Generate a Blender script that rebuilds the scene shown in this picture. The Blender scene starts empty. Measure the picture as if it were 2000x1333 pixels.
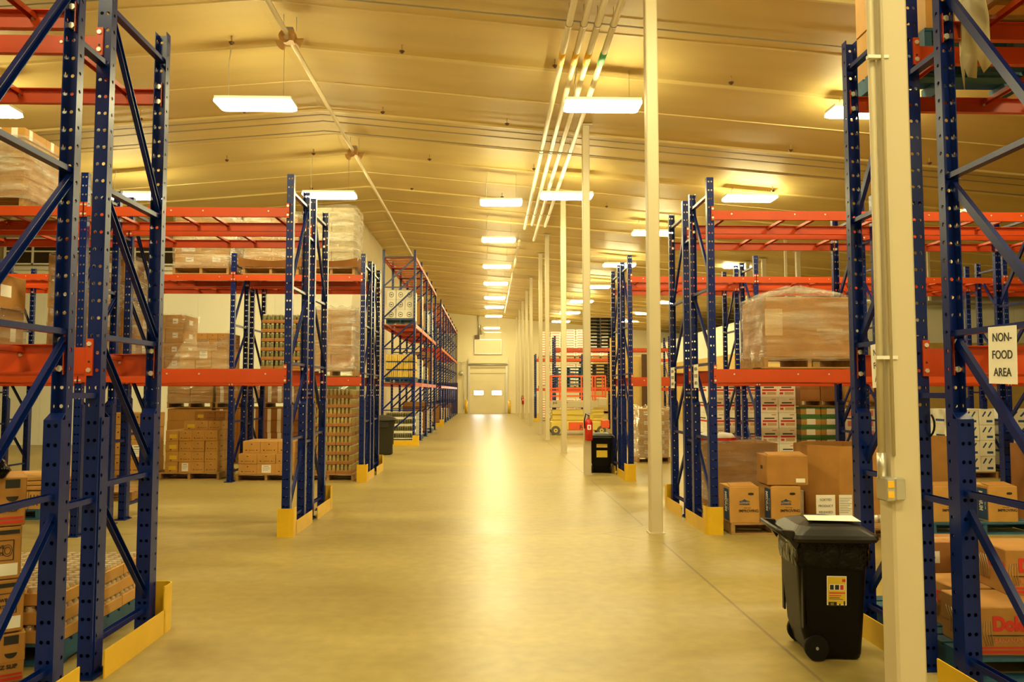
import bpy, bmesh, math, random
from mathutils import Vector, Matrix
random.seed(7)
SC = bpy.context.scene
COL = SC.collection
PI = math.pi

# ------------------------------------------------------------------ camera, world, exposure
H = 1.6
cam_d = bpy.data.cameras.new('camera'); cam_d.sensor_width = 36.0
cam_d.lens = 1572.0 / 2000.0 * 36.0
cam_d.clip_start = 0.05; cam_d.clip_end = 300
cam = bpy.data.objects.new('camera', cam_d); COL.objects.link(cam)
cam.location = (0, 0, H)
cam.rotation_euler = (PI / 2 + math.atan(98 / 1572), 0, -math.atan(45 / 1572))
SC.camera = cam
w = bpy.data.worlds.new('world'); SC.world = w; w.use_nodes = True
w.node_tree.nodes['Background'].inputs[0].default_value = (1.0, 0.86, 0.6, 1)
w.node_tree.nodes['Background'].inputs[1].default_value = 0.2
vs = SC.view_settings
vs.view_transform = 'Standard'; vs.look = 'None'; vs.gamma = 1.0; vs.exposure = 1.66
vs.use_curve_mapping = False
LAMP_COL = (1.0, 0.865, 0.44)
LAMP_STR = 34.0

# ------------------------------------------------------------------ materials
def nt(name):
    m = bpy.data.materials.new(name); m.use_nodes = True
    t = m.node_tree
    return m, t, t.nodes['Principled BSDF']
def mat(name, col, rough=0.5, metal=0.0, var=0.0, scale=6.0, bump=0.0, bscale=40.0, coat=0.0, spec=0.5, stretch=None):
    m, t, b = nt(name)
    b.inputs['Base Color'].default_value = (*col, 1)
    b.inputs['Roughness'].default_value = rough
    b.inputs['Metallic'].default_value = metal
    b.inputs['Specular IOR Level'].default_value = spec
    if coat: b.inputs['Coat Weight'].default_value = coat; b.inputs['Coat Roughness'].default_value = 0.15
    if var or bump:
        tc = t.nodes.new('ShaderNodeTexCoord'); mp = t.nodes.new('ShaderNodeMapping')
        t.links.new(tc.outputs['Object'], mp.inputs[0])
        if stretch: mp.inputs['Scale'].default_value = stretch
    if var:
        n = t.nodes.new('ShaderNodeTexNoise'); n.inputs['Scale'].default_value = scale; n.inputs['Detail'].default_value = 4
        t.links.new(mp.outputs[0], n.inputs['Vector'])
        r = t.nodes.new('ShaderNodeValToRGB')
        r.color_ramp.elements[0].position = 0.3; r.color_ramp.elements[1].position = 0.7
        r.color_ramp.elements[0].color = (*[c * (1 - var) for c in col], 1)
        r.color_ramp.elements[1].color = (*[min(1, c * (1 + var)) for c in col], 1)
        t.links.new(n.outputs['Fac'], r.inputs[0]); t.links.new(r.outputs[0], b.inputs['Base Color'])
    if bump:
        n2 = t.nodes.new('ShaderNodeTexNoise'); n2.inputs['Scale'].default_value = bscale; n2.inputs['Detail'].default_value = 3
        t.links.new(mp.outputs[0], n2.inputs['Vector'])
        bp = t.nodes.new('ShaderNodeBump'); bp.inputs['Strength'].default_value = bump; bp.inputs['Distance'].default_value = 0.02
        t.links.new(n2.outputs['Fac'], bp.inputs['Height']); t.links.new(bp.outputs[0], b.inputs['Normal'])
    return m
def math_node(t, op, a, b=None):
    n = t.nodes.new('ShaderNodeMath'); n.operation = op
    for i, x in enumerate((a, b)):
        if x is None: continue
        if isinstance(x, (int, float)): n.inputs[i].default_value = x
        else: t.links.new(x, n.inputs[i])
    return n.outputs[0]
def perforated(name, col, axis, off, rad=0.0105, pitch=0.1):
    """painted steel punched with round holes every pitch: |u| = off either side of the centre line"""
    m, t, b = nt(name)
    b.inputs['Base Color'].default_value = (*col, 1); b.inputs['Roughness'].default_value = 0.28; b.inputs['Specular IOR Level'].default_value = 0.3
    tc = t.nodes.new('ShaderNodeTexCoord'); s = t.nodes.new('ShaderNodeSeparateXYZ')
    t.links.new(tc.outputs['Object'], s.inputs[0])
    u = s.outputs[axis]
    if axis == 0: u = math_node(t, 'SUBTRACT', math_node(t, 'ABSOLUTE', u), off)
    else: u = math_node(t, 'SUBTRACT', u, off)
    zz = math_node(t, 'SUBTRACT', math_node(t, 'FLOORED_MODULO' if False else 'MODULO', math_node(t, 'ADD', s.outputs[2], 0.03), pitch), pitch / 2)
    r = math_node(t, 'SQRT', math_node(t, 'ADD', math_node(t, 'MULTIPLY', u, u), math_node(t, 'MULTIPLY', zz, zz)))
    hole = math_node(t, 'LESS_THAN', r, rad)
    tr = t.nodes.new('ShaderNodeBsdfTransparent'); mx = t.nodes.new('ShaderNodeMixShader')
    t.links.new(hole, mx.inputs[0]); t.links.new(b.outputs[0], mx.inputs[1]); t.links.new(tr.outputs[0], mx.inputs[2])
    t.links.new(mx.outputs[0], t.nodes['Material Output'].inputs[0])
    return m
def emit(name, col, s):
    m = bpy.data.materials.new(name); m.use_nodes = True; t = m.node_tree
    t.nodes.remove(t.nodes['Principled BSDF'])
    e = t.nodes.new('ShaderNodeEmission'); e.inputs[0].default_value = (*col, 1); e.inputs[1].default_value = s
    t.links.new(e.outputs[0], t.nodes['Material Output'].inputs[0]); return m
def wrapmat(name, amount):
    """clear crinkled film: mostly transparent, sharp highlights on the crinkles, a little milky where it overlaps"""
    m = bpy.data.materials.new(name); m.use_nodes = True; t = m.node_tree
    t.nodes.remove(t.nodes['Principled BSDF'])
    tr = t.nodes.new('ShaderNodeBsdfTransparent'); gl = t.nodes.new('ShaderNodeBsdfGlossy'); df = t.nodes.new('ShaderNodeBsdfDiffuse')
    df.inputs[0].default_value = (0.9, 0.86, 0.74, 1); gl.inputs['Roughness'].default_value = 0.11
    tc = t.nodes.new('ShaderNodeTexCoord')
    def noise(scale, rot, sc, det, dist=1.0):
        mp = t.nodes.new('ShaderNodeMapping'); mp.inputs['Scale'].default_value = sc; mp.inputs['Rotation'].default_value = rot
        t.links.new(tc.outputs['Object'], mp.inputs[0])
        n = t.nodes.new('ShaderNodeTexNoise'); n.inputs['Scale'].default_value = scale; n.inputs['Detail'].default_value = det; n.inputs['Distortion'].default_value = dist
        t.links.new(mp.outputs[0], n.inputs['Vector']); return n.outputs['Fac']
    fine = noise(5.0, (0.3, 0.35, 0), (1.2, 1.2, 5), 3, 1.5)
    bp = t.nodes.new('ShaderNodeBump'); bp.inputs['Strength'].default_value = 1.0; bp.inputs['Distance'].default_value = 0.2
    t.links.new(fine, bp.inputs['Height']); t.links.new(bp.outputs[0], gl.inputs['Normal'])
    band = noise(2.0, (0.15, 0.2, 0), (0.6, 0.6, 6), 4, 0.6)
    def ramp(src, p0, p1, v0, v1):
        r = t.nodes.new('ShaderNodeMapRange'); r.inputs[1].default_value = p0; r.inputs[2].default_value = p1; r.inputs[3].default_value = v0; r.inputs[4].default_value = v1
        t.links.new(src, r.inputs[0]); return r.outputs[0]
    m1 = t.nodes.new('ShaderNodeMixShader'); t.links.new(ramp(band, 0.45, 0.72, amount * 0.25, amount * 1.7), m1.inputs[0])
    t.links.new(tr.outputs[0], m1.inputs[1]); t.links.new(df.outputs[0], m1.inputs[2])
    m2 = t.nodes.new('ShaderNodeMixShader'); t.links.new(ramp(fine, 0.4, 0.7, amount * 0.5, amount * 1.5), m2.inputs[0])
    t.links.new(m1.outputs[0], m2.inputs[1]); t.links.new(gl.outputs[0], m2.inputs[2])
    t.links.new(m2.outputs[0], t.nodes['Material Output'].inputs[0]); return m

BLUE = (0.0018, 0.0135, 0.125)
M = {}
M['blue'] = mat('blue_rack_paint', BLUE, 0.3, spec=0.3)
M['blue_web'] = perforated('blue_rack_paint_punched_web', BLUE, 0, 0.0175)
M['blue_flange'] = perforated('blue_rack_paint_punched_flange', BLUE, 1, 0.036)
M['orange'] = mat('orange_beam_paint', (0.53, 0.06, 0.006), 0.38, var=0.06, scale=3)
M['yellow'] = mat('yellow_guard_paint', (0.70, 0.43, 0.012), 0.38, var=0.05)
M['zinc'] = mat('zinc_bolt', (0.78, 0.76, 0.68), 0.3, 0.5)
M['cream'] = mat('cream_column_paint', (0.58, 0.505, 0.325), 0.5)
M['white_metal'] = mat('white_enamel', (0.8, 0.78, 0.7), 0.4)
M['grey'] = mat('grey_metal', (0.35, 0.35, 0.34), 0.4, 0.4)
M['black'] = mat('black_plastic', (0.0035, 0.0025, 0.002), 0.42, bump=0.1, bscale=200, spec=0.14)
M['lid'] = mat('charcoal_plastic_lid', (0.010, 0.007, 0.005), 0.40, bump=0.1, bscale=150, spec=0.3)
M['olive'] = mat('olive_grey_plastic', (0.02, 0.018, 0.009), 0.45)
M['bag'] = mat('black_liner_bag', (0.002, 0.002, 0.002), 0.13, bump=0.8, bscale=16, spec=0.2)
M['rubber'] = mat('grey_rubber', (0.12, 0.115, 0.1), 0.7)
M['tyre'] = mat('black_rubber', (0.006, 0.005, 0.004), 0.6, spec=0.2)
M['card'] = mat('brown_cardboard', (0.42, 0.20, 0.040), 0.75, var=0.1, scale=5)
M['card2'] = mat('light_cardboard', (0.52, 0.275, 0.062), 0.75, var=0.1, scale=5)
M['card3'] = mat('dark_cardboard', (0.33, 0.14, 0.032), 0.75, var=0.1, scale=5)
M['carton_white'] = mat('white_carton_board', (0.80, 0.76, 0.62), 0.6, var=0.05)
M['tape'] = mat('clear_tape', (0.62, 0.42, 0.2), 0.25)
M['ink'] = mat('black_ink', (0.02, 0.018, 0.015), 0.6)
M['red'] = mat('red_ink', (0.62, 0.03, 0.02), 0.6)
M['pink'] = mat('faded_red_ink', (0.72, 0.22, 0.14), 0.6)
M['bluepr'] = mat('blue_ink', (0.02, 0.07, 0.17), 0.6)
M['green'] = mat('green_ink', (0.06, 0.2, 0.05), 0.6)
M['yellowpr'] = mat('yellow_ink', (0.72, 0.5, 0.03), 0.6)
M['paper'] = mat('white_paper', (0.88, 0.85, 0.76), 0.6)
M['paperbeige'] = mat('kraft_paper', (0.6, 0.5, 0.28), 0.7, var=0.12)
M['wood'] = mat('pallet_wood', (0.36, 0.2, 0.06), 0.75, var=0.25, scale=3, stretch=(1, 8, 8))
M['bluewood'] = mat('blue_painted_pallet', (0.02, 0.095, 0.17), 0.7, var=0.25, scale=5)
M['blackplas'] = mat('black_pallet', (0.03, 0.028, 0.025), 0.6)
M['glassjar'] = mat('jar_contents', (0.34, 0.25, 0.075), 0.25, var=0.15, scale=30)
M['glassgreen'] = mat('green_jar_contents', (0.13, 0.115, 0.035), 0.25, var=0.2, scale=30)
M['lidcan'] = mat('can_lid', (0.72, 0.66, 0.5), 0.3, 0.6)
M['cansides'] = mat('can_label', (0.45, 0.30, 0.14), 0.4, var=0.2, scale=20)
M['oil'] = mat('yellow_bottle', (0.80, 0.55, 0.10), 0.3, var=0.15, scale=20)
M['redpaint'] = mat('red_enamel', (0.65, 0.02, 0.015), 0.25)
M['safety'] = mat('orange_safety_paint', (0.85, 0.12, 0.03), 0.4)
M['liftyellow'] = mat('machine_yellow', (0.78, 0.62, 0.12), 0.4)
M['brown'] = mat('dark_brown_laminate', (0.10, 0.045, 0.02), 0.5)
M['copper'] = mat('tan_unit_paint', (0.55, 0.33, 0.11), 0.5)
M['duct'] = mat('galvanised_duct', (0.6, 0.58, 0.5), 0.3, 0.7)
M['greenband'] = mat('green_pipe_band', (0.08, 0.45, 0.16), 0.5)
M['yellowband'] = mat('yellow_pipe_band', (0.85, 0.5, 0.02), 0.5)
M['cable'] = mat('steel_cable', (0.3, 0.25, 0.16), 0.5)
M['whitecord'] = mat('white_cord', (0.85, 0.8, 0.65), 0.5)
M['pipe'] = mat('white_pipe', (0.78, 0.68, 0.46), 0.4)
M['darkglass'] = mat('dark_window_glass', (0.03, 0.022, 0.012), 0.08)
M['wrap'] = wrapmat('stretch_wrap_film', 0.2)
M['wrapheavy'] = wrapmat('heavy_stretch_wrap_film', 0.36)
M['lens'] = emit('lamp_lens', LAMP_COL, LAMP_STR)
M['daylight'] = emit('daylit_door_window', (1.0, 0.97, 0.92), 14.0)

def floor_mat():
    m, t, b = nt('polished_concrete')
    g = t.nodes.new('ShaderNodeNewGeometry'); s = t.nodes.new('ShaderNodeSeparateXYZ')
    t.links.new(g.outputs['Position'], s.inputs[0])
    n1 = t.nodes.new('ShaderNodeTexNoise'); n1.inputs['Scale'].default_value = 0.55; n1.inputs['Detail'].default_value = 6; n1.inputs['Roughness'].default_value = 0.6
    mp = t.nodes.new('ShaderNodeMapping'); mp.inputs['Scale'].default_value = (0.7, 1.6, 1)
    t.links.new(g.outputs['Position'], mp.inputs[0]); t.links.new(mp.outputs[0], n1.inputs['Vector'])
    r = t.nodes.new('ShaderNodeValToRGB'); r.color_ramp.elements[0].position = 0.32; r.color_ramp.elements[1].position = 0.68
    r.color_ramp.elements[0].color = (0.27, 0.205, 0.064, 1); r.color_ramp.elements[1].color = (0.375, 0.29, 0.095, 1)
    t.links.new(n1.outputs['Fac'], r.inputs[0])
    n2 = t.nodes.new('ShaderNodeTexNoise'); n2.inputs['Scale'].default_value = 9; n2.inputs['Detail'].default_value = 5
    t.links.new(g.outputs['Position'], n2.inputs['Vector'])
    mx = t.nodes.new('ShaderNodeMixRGB'); mx.blend_type = 'OVERLAY'; mx.inputs[0].default_value = 0.22
    t.links.new(r.outputs[0], mx.inputs[1]); t.links.new(n2.outputs['Fac'], mx.inputs[2])
    # saw-cut joints: along the column line, across the floor, and a diamond round each column
    def near(v, c, wd): return math_node(t, 'LESS_THAN', math_node(t, 'ABSOLUTE', math_node(t, 'SUBTRACT', v, c)), wd)
    X, Y = s.outputs[0], s.outputs[1]
    j = near(X, 1.84, 0.011)
    ym = math_node(t, 'SUBTRACT', math_node(t, 'MODULO', math_node(t, 'ADD', Y, 60 + 3.0 - 9.12), 6.0), 3.0)
    j = math_node(t, 'MAXIMUM', j, near(ym, 0.0, 0.007))
    j = math_node(t, 'MAXIMUM', j, near(X, -6.3, 0.006))
    dm = math_node(t, 'ADD', math_node(t, 'ABSOLUTE', math_node(t, 'SUBTRACT', X, 1.89)), math_node(t, 'ABSOLUTE', ym))
    inside = math_node(t, 'LESS_THAN', dm, 0.6)
    j = math_node(t, 'MULTIPLY', j, math_node(t, 'SUBTRACT', 1.0, inside))
    j = math_node(t, 'MAXIMUM', j, near(dm, 0.6, 0.009))
    mj = t.nodes.new('ShaderNodeMixRGB'); mj.inputs[2].default_value = (0.16, 0.12, 0.06, 1)
    t.links.new(math_node(t, 'MULTIPLY', j, 0.7), mj.inputs[0]); t.links.new(mx.outputs[0], mj.inputs[1])
    t.links.new(mj.outputs[0], b.inputs['Base Color'])
    rr = t.nodes.new('ShaderNodeMapRange'); rr.inputs[3].default_value = 0.29; rr.inputs[4].default_value = 0.48
    t.links.new(n1.outputs['Fac'], rr.inputs[0]); t.links.new(rr.outputs[0], b.inputs['Roughness'])
    b.inputs['Specular IOR Level'].default_value = 0.27
    bp = t.nodes.new('ShaderNodeBump'); bp.inputs['Strength'].default_value = 0.05; bp.inputs['Distance'].default_value = 0.02
    t.links.new(n2.outputs['Fac'], bp.inputs['Height']); t.links.new(bp.outputs[0], b.inputs['Normal'])
    return m
M['floor'] = floor_mat()
M['ceil'] = mat('insulated_ceiling_facing', (0.62, 0.47, 0.18), 0.55, var=0.1, scale=0.5, bump=0.25, bscale=1.2, spec=0.3, stretch=(0.5, 2.2, 1))
M['ceilrib'] = mat('ceiling_seam', (0.68, 0.54, 0.22), 0.45)
M['wallcream'] = mat('cream_wall_panel', (0.90, 0.89, 0.75), 0.55, var=0.03, scale=0.7)
M['wallfar'] = mat('far_wall_panel', (0.74, 0.66, 0.42), 0.5, var=0.04, scale=0.6)
M['walldark'] = mat('ochre_insulated_wall', (0.42, 0.33, 0.16), 0.6, var=0.1, scale=0.8)
M['tan'] = mat('tan_wall_base', (0.62, 0.42, 0.12), 0.6, var=0.05)

# ------------------------------------------------------------------ mesh builder
class MB:
    def __init__(s): s.v = []; s.f = []; s.m = []; s.sm = []
    def face(s, idx, mi=0, sm=False): s.f.append(idx); s.m.append(mi); s.sm.append(sm)
    def quad(s, pts, mi=0):
        n = len(s.v); s.v += [tuple(p) for p in pts]; s.face(tuple(range(n, n + len(pts))), mi); return s
    def box(s, x0, x1, y0, y1, z0, z1, mi=0):
        n = len(s.v)
        s.v += [(x0,y0,z0),(x1,y0,z0),(x1,y1,z0),(x0,y1,z0),(x0,y0,z1),(x1,y0,z1),(x1,y1,z1),(x0,y1,z1)]
        for q in ((0,3,2,1),(4,5,6,7),(0,1,5,4),(1,2,6,5),(2,3,7,6),(3,0,4,7)): s.face(tuple(n + i for i in q), mi)
        return s
    def cbox(s, x0, x1, y0, y1, z0, z1, c=0.006, mi=0):
        """box with chamfered edges"""
        rings = []
        for z, e in ((z0, c), (z0 + c, 0), (z1 - c, 0), (z1, c)):
            a, b2, d, g = x0 + e, x1 - e, y0 + e, y1 - e
            rings.append([(a + c, d, z), (b2 - c, d, z), (b2, d + c, z), (b2, g - c, z), (b2 - c, g, z), (a + c, g, z), (a, g - c, z), (a, d + c, z)])
        return s.loft(rings, mi)
    def loft(s, rings, mi=0, cap0=True, cap1=True, sm=False, closed=True):
        n0 = len(s.v); k = len(rings[0])
        for r in rings: s.v += [tuple(p) for p in r]
        for i in range(len(rings) - 1):
            for j in range(k if closed else k - 1):
                a = n0 + i * k + j; b = n0 + i * k + (j + 1) % k
                s.face((a, b, b + k, a + k), mi, sm)
        if cap0: s.face(tuple(n0 + j for j in reversed(range(k))), mi)
        if cap1: s.face(tuple(n0 + (len(rings) - 1) * k + j for j in range(k)), mi)
        return s
    def tube(s, pts, r, n=10, mi=0, caps=True, sm=True):
        pts = [Vector(p) for p in pts]; rings = []
        for i, p in enumerate(pts):
            a = pts[max(0, i - 1)]; b = pts[min(len(pts) - 1, i + 1)]
            d = (b - a).normalized()
            u = d.orthogonal().normalized() if i == 0 else (u0 - d * u0.dot(d)).normalized()
            u0 = u; v = d.cross(u)
            rr = r[i] if isinstance(r, (list, tuple)) else r
            rings.append([p + (u * math.cos(2 * PI * k / n) + v * math.sin(2 * PI * k / n)) * rr for k in range(n)])
        return s.loft(rings, mi, caps, caps, sm)
    def bar(s, p0, p1, wd, h, mi=0, up=(0, 0, 1)):
        p0 = Vector(p0); p1 = Vector(p1); d = (p1 - p0).normalized(); up = Vector(up)
        if abs(d.dot(up)) > 0.99: up = Vector((1, 0, 0))
        u = d.cross(up).normalized(); v = u.cross(d)
        o = lambda p: [p - u * wd / 2 - v * h / 2, p + u * wd / 2 - v * h / 2, p + u * wd / 2 + v * h / 2, p - u * wd / 2 + v * h / 2]
        return s.loft([o(p0), o(p1)], mi)
    def channel(s, p0, p1, wd, dp, t, nrm, mi=0):
        """U channel from p0 to p1: web of width wd, flanges of depth dp towards nrm"""
        p0 = Vector(p0); p1 = Vector(p1); d = (p1 - p0).normalized(); nn = Vector(nrm); nn = (nn - d * nn.dot(d)).normalized()
        u = d.cross(nn)
        h = wd / 2
        prof = [(-h, 0), (h, 0), (h, dp), (h - t, dp), (h - t, t), (-h + t, t), (-h + t, dp), (-h, dp)]
        o = lambda p: [p + u * a + nn * b for a, b in prof]
        n0 = len(s.v); s.v += [tuple(x) for x in o(p0)] + [tuple(x) for x in o(p1)]
        for j in range(8): s.face((n0 + j, n0 + (j + 1) % 8, n0 + 8 + (j + 1) % 8, n0 + 8 + j), mi)
        for b0 in (n0, n0 + 8):
            for q in ((0, 1, 4, 5), (1, 2, 3, 4), (0, 5, 6, 7)): s.face(tuple(b0 + i for i in q), mi)
        return s
    def mesh(s, name, mats, flat=False):
        me = bpy.data.meshes.new(name)
        me.from_pydata(s.v, [], s.f)
        me.polygons.foreach_set('material_index', s.m)
        me.polygons.foreach_set('use_smooth', [False] * len(s.m) if flat else s.sm)
        for mm in (mats if isinstance(mats, (list, tuple)) else [mats]): me.materials.append(mm)
        bm = bmesh.new(); bm.from_mesh(me); bmesh.ops.recalc_face_normals(bm, faces=bm.faces); bm.to_mesh(me); bm.free()
        me.update(); return me
    def build(s, name, mats, parent=None, loc=(0, 0, 0), rz=0.0):
        return inst(name, s.mesh(name, mats), parent, loc, rz)
def inst(name, me, parent=None, loc=(0, 0, 0), rz=0.0):
    o = bpy.data.objects.new(name, me); COL.objects.link(o)
    o.location = loc
    if rz: o.rotation_euler = (0, 0, rz)
    if parent is not None: o.parent = parent
    return o
def tag(o, label, cat, group=None, kind=None):
    o['label'] = label; o['category'] = cat
    if group: o['group'] = group
    if kind: o['kind'] = kind
    return o
def thing(name, label, cat, loc=(0, 0, 0), rz=0.0, group=None):
    o = bpy.data.objects.new(name, None); COL.objects.link(o); o.empty_display_size = 0.1
    o.location = loc; o.rotation_euler = (0, 0, rz)
    return tag(o, label, cat, group)
def struct(name, mb, mats, label=None):
    o = mb.build(name, mats); o['kind'] = 'structure'
    if label: o['label'] = label
    return o
_fc = {}
def text(s, size, m, parent, loc, rot, name='lettering', sx=1.0, align='CENTER', bold=0.0):
    key = (s, size, m.name, align, bold)
    if key not in _fc:
        c = bpy.data.curves.new('txt', 'FONT'); c.body = s; c.size = size; c.align_x = align; c.align_y = 'CENTER'
        c.extrude = 0.0006; c.offset = bold
        to = bpy.data.objects.new('txt', c); COL.objects.link(to)
        dg = bpy.context.evaluated_depsgraph_get(); dg.update()
        me = bpy.data.meshes.new_from_object(to.evaluated_get(dg)); me.name = name
        bpy.data.objects.remove(to); bpy.data.curves.remove(c)
        me.materials.clear(); me.materials.append(m); _fc[key] = me
    o = bpy.data.objects.new(name, _fc[key]); COL.objects.link(o)
    o.location = loc; o.rotation_euler = rot; o.scale = (sx, 1, 1)
    if parent is not None: o.parent = parent
    return o
ORD = ['first','second','third','fourth','fifth','sixth','seventh','eighth','ninth','tenth','eleventh','twelfth']

# ------------------------------------------------------------------ the building
XL, XR = -2.26, 2.55
Y0, Y1 = -9.0, 58.4
RX, RZ, SL = -3.4, 7.3, 0.085
def roof(x): return RZ - SL * abs(x - RX)
WL, WR = -24.0, 26.0
struct('floor', MB().box(WL, WR, Y0, Y1, -0.2, 0.0), M['floor'])
c = MB()
c.loft([[(WL, Y0, roof(WL)), (WL, Y1, roof(WL)), (WL, Y1, roof(WL) + .2), (WL, Y0, roof(WL) + .2)],
        [(RX, Y0, RZ), (RX, Y1, RZ), (RX, Y1, RZ + .2), (RX, Y0, RZ + .2)],
        [(WR, Y0, roof(WR)), (WR, Y1, roof(WR)), (WR, Y1, roof(WR) + .2), (WR, Y0, roof(WR) + .2)]])
y = Y0 + 0.6
k = 0
while y < Y1 - 0.3:
    hw, dp = (0.05, 0.035) if k % 2 == 0 else (0.022, 0.016)
    for a, b in ((WL, RX), (RX, WR)):
        c.loft([[(x, y - hw, roof(x) + .01), (x, y + hw, roof(x) + .01), (x, y + hw * .5, roof(x) - dp), (x, y - hw * .5, roof(x) - dp)] for x in (a, b)], 1)
    y += 1.53; k += 1
struct('ceiling', c, [M['ceil'], M['ceilrib']])
def wall(name, p0, p1, z0, z1, th, m, seams=0.0, sm=None):
    """vertical wall from p0 to p1 (plan points), thickness th to the left of the direction, panel joints every `seams`"""
    a = Vector((*p0, 0)); b = Vector((*p1, 0)); d = (b - a).normalized(); n = Vector((-d.y, d.x, 0))
    mb = MB(); L = (b - a).length
    cuts = [0.0]
    if seams:
        q = seams
        while q < L - 0.2: cuts.append(q); q += seams
    cuts.append(L); g = 0.012 if seams else 0.0
    for i in range(len(cuts) - 1):
        p, q = a + d * (cuts[i] + g / 2), a + d * (cuts[i + 1] - g / 2)
        zt = (z1(p.x), z1(q.x)) if callable(z1) else (z1, z1)
        mb.loft([[p + Vector((0, 0, z0)), p + n * th + Vector((0, 0, z0)), p + n * th + Vector((0, 0, zt[0])), p + Vector((0, 0, zt[0]))],
                 [q + Vector((0, 0, z0)), q + n * th + Vector((0, 0, z0)), q + n * th + Vector((0, 0, zt[1])), q + Vector((0, 0, zt[1]))]])
    if seams:
        za = z1(a.x) if callable(z1) else z1; zb = z1(b.x) if callable(z1) else z1
        e = math.copysign(0.015, th)
        mb.loft([[a + n * e + Vector((0, 0, z0)), a + n * (th) + Vector((0, 0, z0)), a + n * th + Vector((0, 0, za - .01)), a + n * e + Vector((0, 0, za - .01))],
                 [b + n * e + Vector((0, 0, z0)), b + n * (th) + Vector((0, 0, z0)), b + n * th + Vector((0, 0, zb - .01)), b + n * e + Vector((0, 0, zb - .01))]])
    return struct(name, mb, m)
rf = lambda x: roof(x) + 0.05
LWX, LWY = -4.2, 24.5
wall('wall_left_front_lower', (LWX, LWY), (WL, LWY), 0, 5.33, -0.2, M['wallcream'], 1.15)
wall('wall_left_front_upper', (LWX, LWY + .03), (WL, LWY + .03), 5.33, rf, -0.17, M['walldark'], 1.0)
wall('wall_left_side', (LWX, LWY + .2), (LWX, Y1), 0, rf, 0.2, M['wallfar'], 1.15)
wall('wall_far', (LWX, Y1), (WR, Y1), 0, rf, 0.2, M['wallfar'], 2.3)
wall('wall_left', (WL, Y0), (WL, LWY), 0, rf, 0.2, M['walldark'])
wall('wall_right', (WR, Y1), (WR, Y0), 0, rf, 0.2, M['wallcream'])
wall('wall_back', (WR, Y0), (WL, Y0), 0, rf, 0.2, M['wallcream'])
# cold room on the right: tan base, cream top
CX, CY = 12.0, 30.0
wall('wall_cold_room_base', (WR, CY), (CX, CY), 0, 3.43, -0.2, M['tan'])
wall('wall_cold_room_front', (WR, CY), (CX, CY), 3.43, 4.88, -0.2, M['wallcream'], 1.2)
wall('wall_cold_room_side_base', (CX, CY), (CX, Y1), 0, 3.43, -0.2, M['tan'])
wall('wall_cold_room_side', (CX, CY), (CX, Y1), 3.43, 4.88, -0.2, M['wallcream'], 1.2)
struct('trim_1', MB().box(CX - .03, WR, CY - .03, CY + .2, 4.88, 4.95).box(CX - .03, CX + .2, CY, Y1, 4.88, 4.95), M['wallcream'])
struct('trim_2', MB().box(7.6, 12, Y1 - .03, Y1, 0, 4.1), M['tan'])
struct('trim_3', MB().box(WL, LWX + .05, LWY - .14, LWY, 5.24, 5.34), M['white_metal'])
struct('baseboard_far', MB().box(LWX, CX, Y1 - .03, Y1, 0, .14), M['wallfar'])
# clerestory windows above the cold store on the left
for i, (xa, xb) in enumerate(((-14.6, -12.9), (-12.7, -11.0), (-10.75, -9.05), (-8.85, -7.15))):
    f = MB(); z0, z1 = 5.4, 6.22; y = LWY
    for a, b in ((xa, xa + .06), (xb - .06, xb), ((xa + xb) / 2 - .025, (xa + xb) / 2 + .025)): f.box(a, b, y - .07, y, z0, z1)
    f.box(xa, xb, y - .07, y, z0, z0 + .05).box(xa, xb, y - .07, y, z1 - .05, z1).box(xa, xb, y - .06, y, (z0 + z1) / 2 - .02, (z0 + z1) / 2 + .02)
    o = struct('window_%d' % (i + 1), f, M['white_metal'])
    MB().box(xa + .02, xb - .02, y - .03, y - .015, z0 + .02, z1 - .02).build('pane', M['darkglass'], o)

# ------------------------------------------------------------------ lamps
def lamp_meshes(L, W):
    hs = MB().box(-L/2, L/2, -W*.46, W*.46, 0.05, 0.10).box(-.12, .12, -W*.2, W*.2, 0.10, 0.13)
    ln = MB()
    r = lambda l, ww, z: [(-l/2, -ww/2, z), (l/2, -ww/2, z), (l/2, ww/2, z), (-l/2, ww/2, z)]
    ln.loft([r(L*.90, W*.78, -.035), r(L, W, 0.0), r(L, W*.9, 0.05)])
    return hs.mesh('housing', M['white_metal']), ln.mesh('lens', M['lens'])
LM = {}
def lamp(x, y, z, label, L=1.22, W=0.42, cord=-1):
    if (L, W) not in LM: LM[(L, W)] = lamp_meshes(L, W)
    t = thing('high_bay_lamp', label, 'lamp', (x, y, z), 0, 'ceiling lamps hung in rows')
    inst('housing', LM[(L, W)][0], t); inst('lens', LM[(L, W)][1], t)
    top = roof(x) - z
    cx = cord * (L * .36)
    MB().tube([(cx, 0, .10), (cx - .01, 0, .10 + (top-.1)*.55), (cx + .03, 0, top + .0)], .009, 5).build('cord', M['whitecord'], t)
    MB().tube([(-cx, 0, .10), (-cx, 0, top)], .004, 4).build('hanger_wire', M['cable'], t)
def lamp_row(x, ys, z, where, L=1.22, W=.42, cord=-1):
    for i, y in enumerate(ys):
        lamp(x, y, z, f'white {ORD[i]} lamp from the front, glowing in the row {where}', L, W, cord)
ZL = 6.2
lamp_row(-8.45, (13.3, 19.1), ZL, 'hung over the far left racks')
lamp_row(-3.77, (12.85, 18.9), ZL, 'hung over the left aisle posts')
lamp_row(1.83, (12.75, 18.8), ZL, 'hung beside the white pipes')
lamp_row(6.25, (12.92, 18.9), ZL, 'hung over the near right racks')
lamp_row(12.15, (13.0, 19.1), ZL-.15, 'hung farthest right beyond the racks')
lamp_row(0.29, (19.5, 24.4, 29.65, 34.4, 39.7, 44.1, 49.5), ZL, 'running down the aisle centre', 1.02, .36)
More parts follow.
